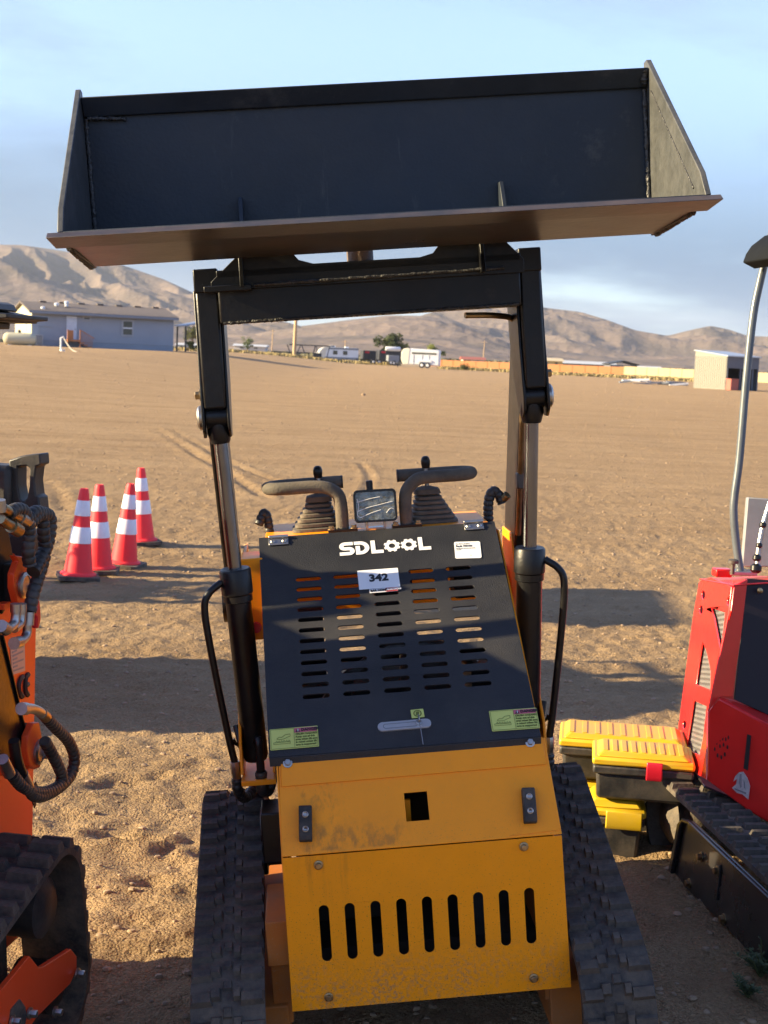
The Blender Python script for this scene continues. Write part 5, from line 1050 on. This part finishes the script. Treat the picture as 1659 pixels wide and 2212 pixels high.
# gooseneck flatbed trailers of dark truss steel
def flatbed(u, v, d, L_, label):
    a = P(u, v, d); t = thing('flatbed_trailer', label, 'trailer', yaw(a, rad(8)))
    MB().box((0, 0, 1.0), (L_*.62, 2.4, 1.18)).build('deck', DKMET, t); MB().box((L_*.28, 0, 2.2), (L_, 2.4, 2.36)).build('gooseneck', DKMET, t)
    for i in range(6):
        x = L_*(.30+.115*i); MB().bar((x, .1, .1 if i > 2 else 1.1), (x+L_*.05*(1 if i % 2 else -1), .1, 2.25), .13, .13).build('strut', DKMET, t)
    wheelset(t, (L_*.12, L_*.12+.95), .42, .0); return t
flatbed(585, 775, 215, 9.6, 'dark steel gooseneck flatbed trailer left of the travel trailer')
a = P(655, 782, 225); t = thing('flatbed_trailer', 'low dark equipment trailer hitched in front of the travel trailer', 'trailer', yaw(a, rad(8))); MB().box((0, 0, .5), (2.6, 2.2, .68)).build('deck', DKMET, t); MB().box((1.6, .3, .68), (2.9, 1.9, 1.5)).build('tool_chest', DKMET, t, .03); wheelset(t, (.6, 1.4), .36, 0)
# dark dump trailers
def dump(u, v, d, L_, H_, label):
    a = P(u, v, d); t = thing('dump_trailer', label, 'trailer', yaw(a, rad(12))); MB().prism([(0, .7), (L_, .7), (L_, H_), (0, H_)], 'y', 0, 2.2).build('tub', DKMET, t, .03)
    for i in range(6): x = .15+(L_-.4)*i/5; MB().box((x, -.07, .72), (x+.1, -.002, H_-.02)).build('rib', DKMET, t)
    MB().box((-.9, .9, .55), (L_, 1.3, .7)).build('frame', DKMET, t); wheelset(t, (L_*.55, L_*.55+.85), .38, .0); MB().box((.3, -.08, H_-.38), (.95, -.072, H_-.12)).build('badge', M_REDP, t)
dump(783, 786, 205, 2.8, 1.95, 'dark dump trailer with red badge beside the travel trailer'); dump(818, 788, 200, 3.2, 2.05, 'black dump trailer in front of the green tree')
a = P(838, 789, 190); t = thing('utility_trailer', 'small grey box trailer between dump trailer and horse trailer', 'trailer', yaw(a, rad(10))); MB().box((0, 0, .5), (1.5, 1.6, 1.35)).build('box_body', mat('far mid grey', (.22, .24, .27), .5), t, .04); MB().lathe([(.25, 0), (.3, .1), (.3, 1.9), (.25, 2.0)], (-.3, .6, 2.2), (1, 0, 0), 12).build('roll_tarp', WHITEP, t); wheelset(t, (.8,), .33, 0); MB().box((-.8, .7, .45), (0, .9, .6)).build('drawbar', DKMET, t)
for x in (-.25, 1.6): MB().box((x-.04, .55, .5), (x+.04, .65, 2.2)).build('rack_post', DKMET, t)
# horse trailer
d = 165.; s_ = d/FOC; a = P(866, 793, d); HT = thing('horse_trailer', 'white horse trailer with round nose and two axles', 'trailer', yaw(a, rad(-7))); L_ = 82*s_; H_ = 41*s_
MB().prism([(.25, .35), (0, .9), (.02, H_-.5), (.22, H_-.12), (.6, H_), (L_-.05, H_-.06), (L_, H_-.2), (L_, .30)], 'y', 0, 2.0).build('body', WHITEP, HT, .10)
MB().prism([(.22, .35), (-.02, .9), (.0, H_-.5), (.2, H_-.12), (.55, H_+.01), (1.0, H_), (.85, .35)], 'y', -.03, 2.03).build('nose', mat('cream nose', (.74, .72, .60), .45), HT, .05)
MB().box((1.2, -.03, H_-.62), (L_-.35, -.002, H_-.42)).build('slot_window', GLASSD, HT)
for x in (1.4, 2.4, 3.2): MB().box((x, -.035, .4), (x+.04, -.002, H_-.7)).build('seam', TRIM, HT)
wheelset(HT, (2.45, 3.10), .34, -.02); MB().prism([(2.0, .70), (2.15, .95), (3.45, .95), (3.6, .70)], 'y', -.10, -.005).build('fender', WHITEP, HT); MB().box((-.9, .85, .35), (.4, 1.15, .5)).build('hitch', DKMET, HT); MB().box((-.55, .95, -.1), (-.45, 1.05, .6)).build('jack', DKMET, HT)
# walls: orange, then cream
WALLO = mat('orange block wall', (.36, .145, .055), .8, var=.10, vscale=.6); WALLC = mat('cream block wall', (.44, .36, .21), .8, var=.08, vscale=.6)
def longwall(u0, v0, d0, u1, v1, d1, h, m, n, label, pm):
    a, b = P(u0, v0, d0), P(u1, v1, d1); t = thing('block_wall', label, 'wall', frame((0, 0, 0), (1, 0, 0), (0, 1, 0), (0, 0, 1)))
    for i in range(n):
        p, q = a.lerp(b, i/n), a.lerp(b, (i+1)/n); p2, q2 = p.lerp(q, .0015), q.lerp(p, .0015)
        MB().hexa([p2+V((0, 0, -1)), q2+V((0, 0, -1)), q2+V((0, .2, -1)), p2+V((0, .2, -1)), p2+V((0, 0, h)), q2+V((0, 0, h)), q2+V((0, .2, h)), p2+V((0, .2, h))]).build('wall_panel', m, t)
        MB().hexa([p+V((-.05, -.02, -1)), p+V((.05, -.02, -1)), p+V((.05, .22, -1)), p+V((-.05, .22, -1)), p+V((-.05, -.02, h+.02)), p+V((.05, -.02, h+.02)), p+V((.05, .22, h+.02)), p+V((-.05, .22, h+.02))]).build('pilaster', pm, t)
longwall(930, 794, 230, 1348, 812, 210, 1.30, WALLO, 16, 'long orange block wall along the far edge of the field', WALLO)
longwall(1348, 810, 205, 1660, 826, 190, 1.25, WALLC, 12, 'cream block wall continuing right of the orange wall', WALLC)
# buildings beyond the wall
def farhouse(u0, u1, v0, v1, d, label, wm, rm, ry=0.0, gable=True, dep=9.):
    a = P(u0, v1, d); w_ = (u1-u0)/FOC*d; h = (v1-v0)/FOC*d; t = thing('far_building', label, 'building', yaw(a, ry)); hw = h*.62
    MB().box((0, 0, -2), (w_, dep, hw)).build('wall', wm, t)
    if gable: MB().prism([(-.4, hw), (w_/2, h), (w_+.4, hw), (w_+.4, hw+.25), (w_/2, h+.25), (-.4, hw+.25)], 'y', -.4, dep+.4).build('roof', rm, t)
    else: MB().prism([(-.4, hw), (dep/2, h), (dep+.4, hw)], 'x', -.4, w_+.4).build('roof', rm, t)
    for i in range(2): MB().box((w_*(.2+.45*i), -.05, hw*.35), (w_*(.32+.45*i), .0, hw*.75)).build('window', GLASSD, t)
farhouse(1168, 1215, 772, 790, 300, 'yellow building behind the orange wall', mat('far yellow wall', (.62, .45, .18), .8), mat('far tan roof', (.52, .42, .26), .8), gable=False)
farhouse(1215, 1330, 778, 795, 340, 'long low building with pale roof behind the orange wall', DKMET, mat('far pale roof', (.46, .48, .50), .7), gable=False)
farhouse(1318, 1376, 780, 800, 300, 'dark gabled shed where the orange and cream walls meet', mat('far slate wall', (.13, .14, .16), .7), DKMET)
farhouse(1378, 1430, 790, 804, 330, 'small grey building behind the cream wall', mat('far slate wall', (.13, .14, .16), .7), mat('far pale roof', (.46, .48, .50), .7), gable=False)
farhouse(1000, 1046, 770, 786, 300, 'low red and white building behind the left end of the orange wall', mat('far white wall', (.55, .50, .45), .8), mat('far red roof', (.30, .08, .05), .8), gable=False)
farhouse(505, 572, 742, 754, 330, 'white low structures in the distance left of the tall pole', mat('far white wall', (.55, .50, .45), .8), mat('far pale roof', (.46, .48, .50), .7), gable=False)
farhouse(380, 425, 740, 752, 330, 'blue grey low building seen under the carport', SIDING, mat('far pale roof', (.46, .48, .50), .7), gable=False)
# shed on the right
d = 104.; s_ = d/FOC; a = P(1567, 843, d); SH = thing('metal_shed', 'tan metal shed with open dark front on the right', 'shed', yaw(a, rad(30))); wS_, hS_ = 3.1, 2.45
TANM = mat('tan ribbed metal', (.205, .20, .172), .55, var=.05)
dS = 3.4
lw = MB().prism([(0, -.4), (dS, -.4), (dS, hS_+.35), (0, hS_)], 'x', -.05, 0).build('side_wall', TANM, SH)
for i in range(16): y = .1+i*dS/16; MB().box((-.075, y, -.3), (-.051, y+.06, hS_-.02)).build('rib', TANM, lw)
rfS = MB().prism([(-.15, hS_), (dS+.1, hS_+.36), (dS+.1, hS_+.44), (-.15, hS_+.08)], 'x', -.12, wS_+.12).build('roof', mat('galvanised roof', (.40, .43, .46), .35, .5), SH)
MB().prism([(0, -.4), (dS, -.4), (dS, hS_+.3), (0, hS_)], 'x', wS_, wS_+.05).build('side_wall', mat('far slate wall', (.13, .14, .16), .7), SH); MB().box((0, dS-.05, -.4), (wS_, dS, hS_+.3)).build('back_wall', mat('far slate wall', (.13, .14, .16), .7), SH)
MB().box((0, -.03, 1.62), (wS_, .02, hS_)).build('header', mat('far slate wall', (.13, .14, .16), .7), SH)
for x in (.0, 1.3, 2.5, 3.0): MB().box((x, -.05, -.4), (x+.1, .05, 1.62)).build('post', mat('far slate wall', (.13, .14, .16), .7), SH)
bx_ = thing('red_crate', 'faded red crate standing in the shed opening', 'crate', yaw(P(1578, 843, d-.8), rad(30))); MB().box((0, 0, 0), (.75, .5, .78)).build('crate_body', mat('faded red', (.40, .12, .09), .8), bx_, .02); MB().box((-.03, -.03, .78), (.78, .53, .83)).build('crate_lid', mat('faded red', (.40, .12, .09), .8), bx_)
# scrap pile
a = P(1395, 832, 118); SCR = thing('scrap_pile', 'low pile of white scrap panels on the dirt before the cream wall', 'scrap pile', yaw(a, 0))
for i in range(16):
    x = random.uniform(-2.6, 2.2); L_ = random.uniform(.5, 2.0); an = random.uniform(-.5, .5); p_ = V((x, random.uniform(-.6, .6), random.uniform(.05, .40))); q_ = p_+V((math.cos(an)*L_, random.uniform(-.3, .3), math.sin(an)*.55*L_*.5+.02)); q_.z = max(.04, q_.z)
    MB().bar(p_, q_, random.uniform(.12, .5), random.uniform(.05, .16)).build('scrap_panel', WHITEP if i % 3 else mat('far mid grey', (.22, .24, .27), .5), SCR)
# ------------------------------------------------------------------ trees and brush
def leafmat(name, c): return mat(name, c, .75, var=.45, vscale=1.2, spec=.15)
def tree(u, v0, v1, w_px, d, label, m, n=1500, name='tree', trunk=.25):
    a = P(u, v1, d); h = (v1-v0)/FOC*d; w = w_px/FOC*d; t = thing(name, label, 'tree', yaw(a, random.random()*6))
    tr = MB(); tr.lathe([(.05*h, -.8), (.035*h, h*.25), (.02*h, h*.6), (.006*h, h*.85)], (0, 0, 0), (.03, .02, 1), 8)
    for i in range(7): an = i*2.4; z = h*(.25+.07*i); tr.tube([(0, 0, z), (math.cos(an)*w*.2, math.sin(an)*w*.2, z+h*.12), (math.cos(an)*w*.38, math.sin(an)*w*.38, z+h*.2)], [.016*h, .010*h, .004*h], 5)
    tr.build('trunk', mat('bark', (.10, .075, .05), .9), t)
    cl = [(V((random.gauss(0, .24)*w, random.gauss(0, .24)*w, h*(trunk+(1-trunk)*random.uniform(.15, .85)))), random.uniform(.12, .24)*w) for _ in range(16)]
    cr_ = MB(); sz = max(.10, w*.055); vs = []; fs = []
    for i in range(n):
        c, r = random.choice(cl); q = V((random.gauss(0, 1), random.gauss(0, 1), random.gauss(0, .9))).normalized()*r*random.random()**.4; p = c+q
        if p.z < h*.12: continue
        x = V((random.gauss(0, 1), random.gauss(0, 1), random.gauss(0, 1))).normalized(); y = x.orthogonal().normalized(); s2 = sz*random.uniform(.5, 1.1); k = len(vs)
        vs += [p-x*s2, p+y*s2*.55, p+x*s2, p-y*s2*.55]; fs.append((k, k+1, k+2, k+3))
    cr_.add(vs, fs).build('crown', m, t, smooth=0); return t
LG = leafmat('dark leaves', (.060, .075, .030)); LY_ = leafmat('bright green leaves', (.14, .155, .035))  # leaf colours: dark green and a brighter yellow green
tree(844, 722, 787, 56, 250, 'round dark green tree behind the dump trailers', LG, 2600)
tree(940, 742, 792, 34, 230, 'small bright green tree right of the horse trailer', LY_, 1500)
tree(534, 727, 758, 26, 250, 'small green tree left of the tall pole', leafmat('mid leaves', (.085, .12, .035)), 1200, trunk=.1)
tree(416, 694, 752, 36, 200, 'pale green tree behind the carport', leafmat('pale leaves', (.17, .185, .08)), 1500)
tree(412, 738, 757, 20, 130, 'small bush beside the carport post', LG, 700, trunk=.05)
tree(1002, 788, 801, 30, 178, 'low dark bush at the field edge below the orange wall', LG, 700, 'bush', trunk=.0)
# brush strip along the far edge of the field: uncountable dry grass tufts
gm = MB(); vs = []; fs = []
def tufts(u0, v0, u1, v1, d0, d1, n, hmin, hmax):
    for _ in range(n):
        t = random.random(); dd = d0+(d1-d0)*t+random.uniform(-9, 9); x = P(u0+(u1-u0)*t, v0+(v1-v0)*t, dd).x; z = ground_z(x, dd)
        h = random.uniform(hmin, hmax)
        for _k in range(4):
            an = random.random()*6.28; k = len(vs); w = h*random.uniform(.3, .7); o = V((x+random.uniform(-.5, .5), dd+random.uniform(-.5, .5), z-.05)); dv = V((math.cos(an), math.sin(an), 0))*w
            vs.extend([o-dv*.5, o+dv*.5, o+dv*.35+V((random.uniform(-.2, .2)*h, 0, h)), o-dv*.3+V((random.uniform(-.2, .2)*h, 0, h*.9))]); fs.append((k, k+1, k+2, k+3))
tufts(950, 806, 1500, 824, 190, 165, 2600, .12, .42); tufts(380, 760, 620, 774, 150, 190, 900, .15, .45); tufts(560, 770, 860, 786, 200, 215, 700, .2, .5)
struct(gm.add(vs, fs).build('dry_brush', mat('dry brush', (.30, .235, .105), .9, var=.5, vscale=.35), smooth=0), 'stuff')
# sage scrub scattered over the plain
gm = MB(); vs = []; fs = []
for _ in range(5000):
    y = random.uniform(260, 1500)**1.0; x = random.uniform(-.36, .36)*y; h = random.uniform(.5, 1.4); z = -.06
    for _k in range(2):
        an = random.random()*6.28; k = len(vs); dv = V((math.cos(an), math.sin(an), 0))*h*.9; o = V((x, y, z)); vs.extend([o-dv, o+dv, o+dv*.6+V((0, 0, h)), o-dv*.6+V((0, 0, h*.9))]); fs.append((k, k+1, k+2, k+3))
struct(gm.add(vs, fs).build('sage_scrub', mat('sage', (.13, .125, .075), .9, var=.4, vscale=.02), smooth=0), 'stuff')

# ------------------------------------------------------------------ hills
def hillmat():
    m = bpy.data.materials.new('dry desert hills'); m.use_nodes = True; nt = m.node_tree; N = nt.nodes; Lk = nt.links; b = N['Principled BSDF']; b.inputs['Roughness'].default_value = .95; b.inputs['Specular IOR Level'].default_value = .1
    g = N.new('ShaderNodeNewGeometry'); n = N.new('ShaderNodeTexNoise'); n.inputs['Scale'].default_value = .006; n.inputs['Detail'].default_value = 12; n.inputs['Roughness'].default_value = .65; Lk.new(g.outputs['Position'], n.inputs['Vector'])
    r = N.new('ShaderNodeValToRGB'); Lk.new(n.outputs[0], r.inputs[0]); e = r.color_ramp.elements; e[0].position = .32; e[0].color = (.10, .085, .075, 1); e[1].position = .7; e[1].color = (.225, .168, .135, 1); Lk.new(r.outputs[0], b.inputs['Base Color'])
    bp = N.new('ShaderNodeBump'); bp.inputs['Strength'].default_value = .6; bp.inputs['Distance'].default_value = 12; n2 = N.new('ShaderNodeTexNoise'); n2.inputs['Scale'].default_value = .03; n2.inputs['Detail'].default_value = 8; Lk.new(g.outputs['Position'], n2.inputs['Vector']); Lk.new(n2.outputs[0], bp.inputs['Height']); Lk.new(bp.outputs[0], b.inputs['Normal']); return m
HMAT = hillmat()
def fbm(x, y, seed, o=5):
    r = 0; a = 1.0
    for i in range(o): r = r+a*vnoise(x*2**i, y*2**i, seed+i); a *= .5
    return r
def ridged(x, y, seed, o=4):
    r = 0; a = 1.0
    for i in range(o): r = r+a*(.5-np.abs(vnoise(x*2**i, y*2**i, seed+i))*2); a *= .5
    return r
def hills(name, crest, dc, db, seed, amp, sx, skew=0.0, nu=640, nt=90):
    """range whose skyline runs through sheet positions crest at distance dc and whose foot reaches to db"""
    us = np.linspace(crest[0][0], crest[-1][0], nu); cv = np.interp(us, [c[0] for c in crest], [c[1] for c in crest])
    k_ = np.ones(9)/9; cv = np.convolve(np.pad(cv, 4, mode='edge'), k_, 'valid')
    ts = np.linspace(0, 1.25, nt); U, T = np.meshgrid(us, ts)
    D = db+(dc-db)*T
    hz = np.array([P(float(u), float(v), dc).z for u, v in zip(us, cv)])
    Hc = np.maximum(hz, 2)[None, :]
    Xw = (U-CX)/FOC*D
    prof_ = np.where(T <= 1, sstep(T)**.9*.55+.45*T**1.6, 1-(T-1)*1.6)
    wx = Xw+skew*(D-db)+sx*.35*fbm(Xw/sx, D/sx, seed+40, 3)
    sp = ridged(wx/sx, D/(sx*3.2), seed, 3)+.5*ridged(wx/(sx*.31), D/(sx*1.1), seed+5, 3)
    env = np.clip(T*1.4, 0, 1)*np.clip((1.02-T)*2.2, 0, 1)
    Zh = Hc*prof_+amp*env*(sp-.15)+amp*.35*env*fbm(Xw/(sx*.4), D/(sx*.4), seed+9)
    lim = EYE+(Hc-EYE)*(D/dc)*.985; Zh = np.where(T < 1, np.minimum(Zh, lim), Zh)
    Zh = np.where(T <= .015, -4, Zh)
    co_ = np.stack([Xw, D, Zh], -1).reshape(-1, 3); ix = np.arange(nu*nt).reshape(nt, nu)
    f_ = np.stack([ix[:-1, :-1], ix[:-1, 1:], ix[1:, 1:], ix[1:, :-1]], -1).reshape(-1, 4)
    me = bpy.data.meshes.new(name); me.from_pydata(co_.tolist(), [], f_.tolist()); me.polygons.foreach_set('use_smooth', [True]*len(f_)); me.materials.append(HMAT); return struct(link(name, me))
hills('hills', [(-500, 600), (-250, 560), (-60, 527), (30, 528), (95, 537), (150, 546), (260, 575), (340, 603), (420, 640), (520, 672), (640, 705), (760, 740), (900, 768)], 3000, 1250, 11, 75, 380, .45)
hills('hills', [(420, 745), (500, 728), (600, 708), (720, 692), (820, 680), (900, 681), (960, 690), (1040, 722), (1110, 752), (1200, 772), (1290, 786)], 2300, 900, 23, 22, 300, .6)
hills('hills', [(700, 745), (790, 715), (860, 690), (930, 668), (1000, 655), (1090, 650), (1160, 664), (1230, 672), (1290, 690), (1350, 712), (1420, 724), (1465, 712), (1510, 702), (1550, 710), (1590, 724), (1660, 727), (1760, 722), (1900, 735), (2100, 760)], 3600, 1500, 37, 75, 330, .4)

# ------------------------------------------------------------------ machines parked outside the frame on the left (their long shadows cross the dirt)
SK = ('tread_lug', 'track_link', 'bolt', 'lettering', 'letter', 'weld_bead', 'gear_letter', 'danger_sticker', 'lot_sticker', 'auction_strip', 'inventory_card', 'screw', 'hose_nut', 'hose_ferrule')

def parked(src, M, label):
    c = copy_tree(src, None, SK); c.matrix_world = M; c['label'] = label; return c
parked(NL, yaw((-1.95, 6.15, 0), rad(-2)), 'orange track loader parked out of view left of the traffic cones')
parked(LD, yaw((-3.75, 7.85, 0), rad(84)), 'yellow track loader with raised bucket parked out of view on the far left')

# ------------------------------------------------------------------ thin dry air between here and the hills
hz_ = MB().box((-9000, -60, -8), (9000, 9800, 330)).build('haze', None, None, smooth=0); struct(hz_, 'stuff')
hm = bpy.data.materials.new('thin haze'); hm.use_nodes = True; hm.node_tree.nodes.clear()
pv = hm.node_tree.nodes.new('ShaderNodeVolumePrincipled'); pv.inputs['Color'].default_value = (.80, .88, 1.0, 1); pv.inputs['Density'].default_value = 0.75e-4; pv.inputs['Anisotropy'].default_value = .2
ho_ = hm.node_tree.nodes.new('ShaderNodeOutputMaterial'); hm.node_tree.links.new(pv.outputs[0], ho_.inputs['Volume']); hz_.data.materials.append(hm)

# ------------------------------------------------------------------ weeds at the lower right corner
def weed(u, v, h, n, label):
    q = hit(u, v, (0, 0, .06), V((0, 0, 1))); t = thing('weed', label, 'weed', yaw((q.x, q.y, ground_z(q.x, q.y)-.004), random.random()*6)); st_ = MB(); lv = MB()
    for i in range(n):
        an = random.random()*6.28; ln = h*random.uniform(.5, 1.0); tip = V((math.cos(an)*ln*.7, math.sin(an)*ln*.7, ln*random.uniform(.5, 1.0))); p = spline([(0, 0, 0), tip*.5+V((0, 0, .01)), tip], 4); st_.tube(p, .0012, 5)
        for j, a in enumerate(p[2:]):
            for k in range(3):
                b = random.random()*6.28; d = V((math.cos(b), math.sin(b), random.uniform(.1, .7))).normalized()*random.uniform(.008, .016); w = d.cross(V((0, 0, 1))).normalized()*.0028
                lv.add([a, a+d*.5+w, a+d, a+d*.5-w], [(0, 1, 2, 3)])
    st_.build('stem', mat('weed stem', (.10, .12, .04), .8), t); lv.build('leaves', mat('weed leaf', (.075, .105, .045), .75, var=.35, vscale=60), t, smooth=0)
weed(1640, 2150, .085, 26, 'small grey green weed in the dirt at the lower right corner')
weed(1612, 2190, .05, 14, 'tiny sprig of weed below the larger one at lower right')
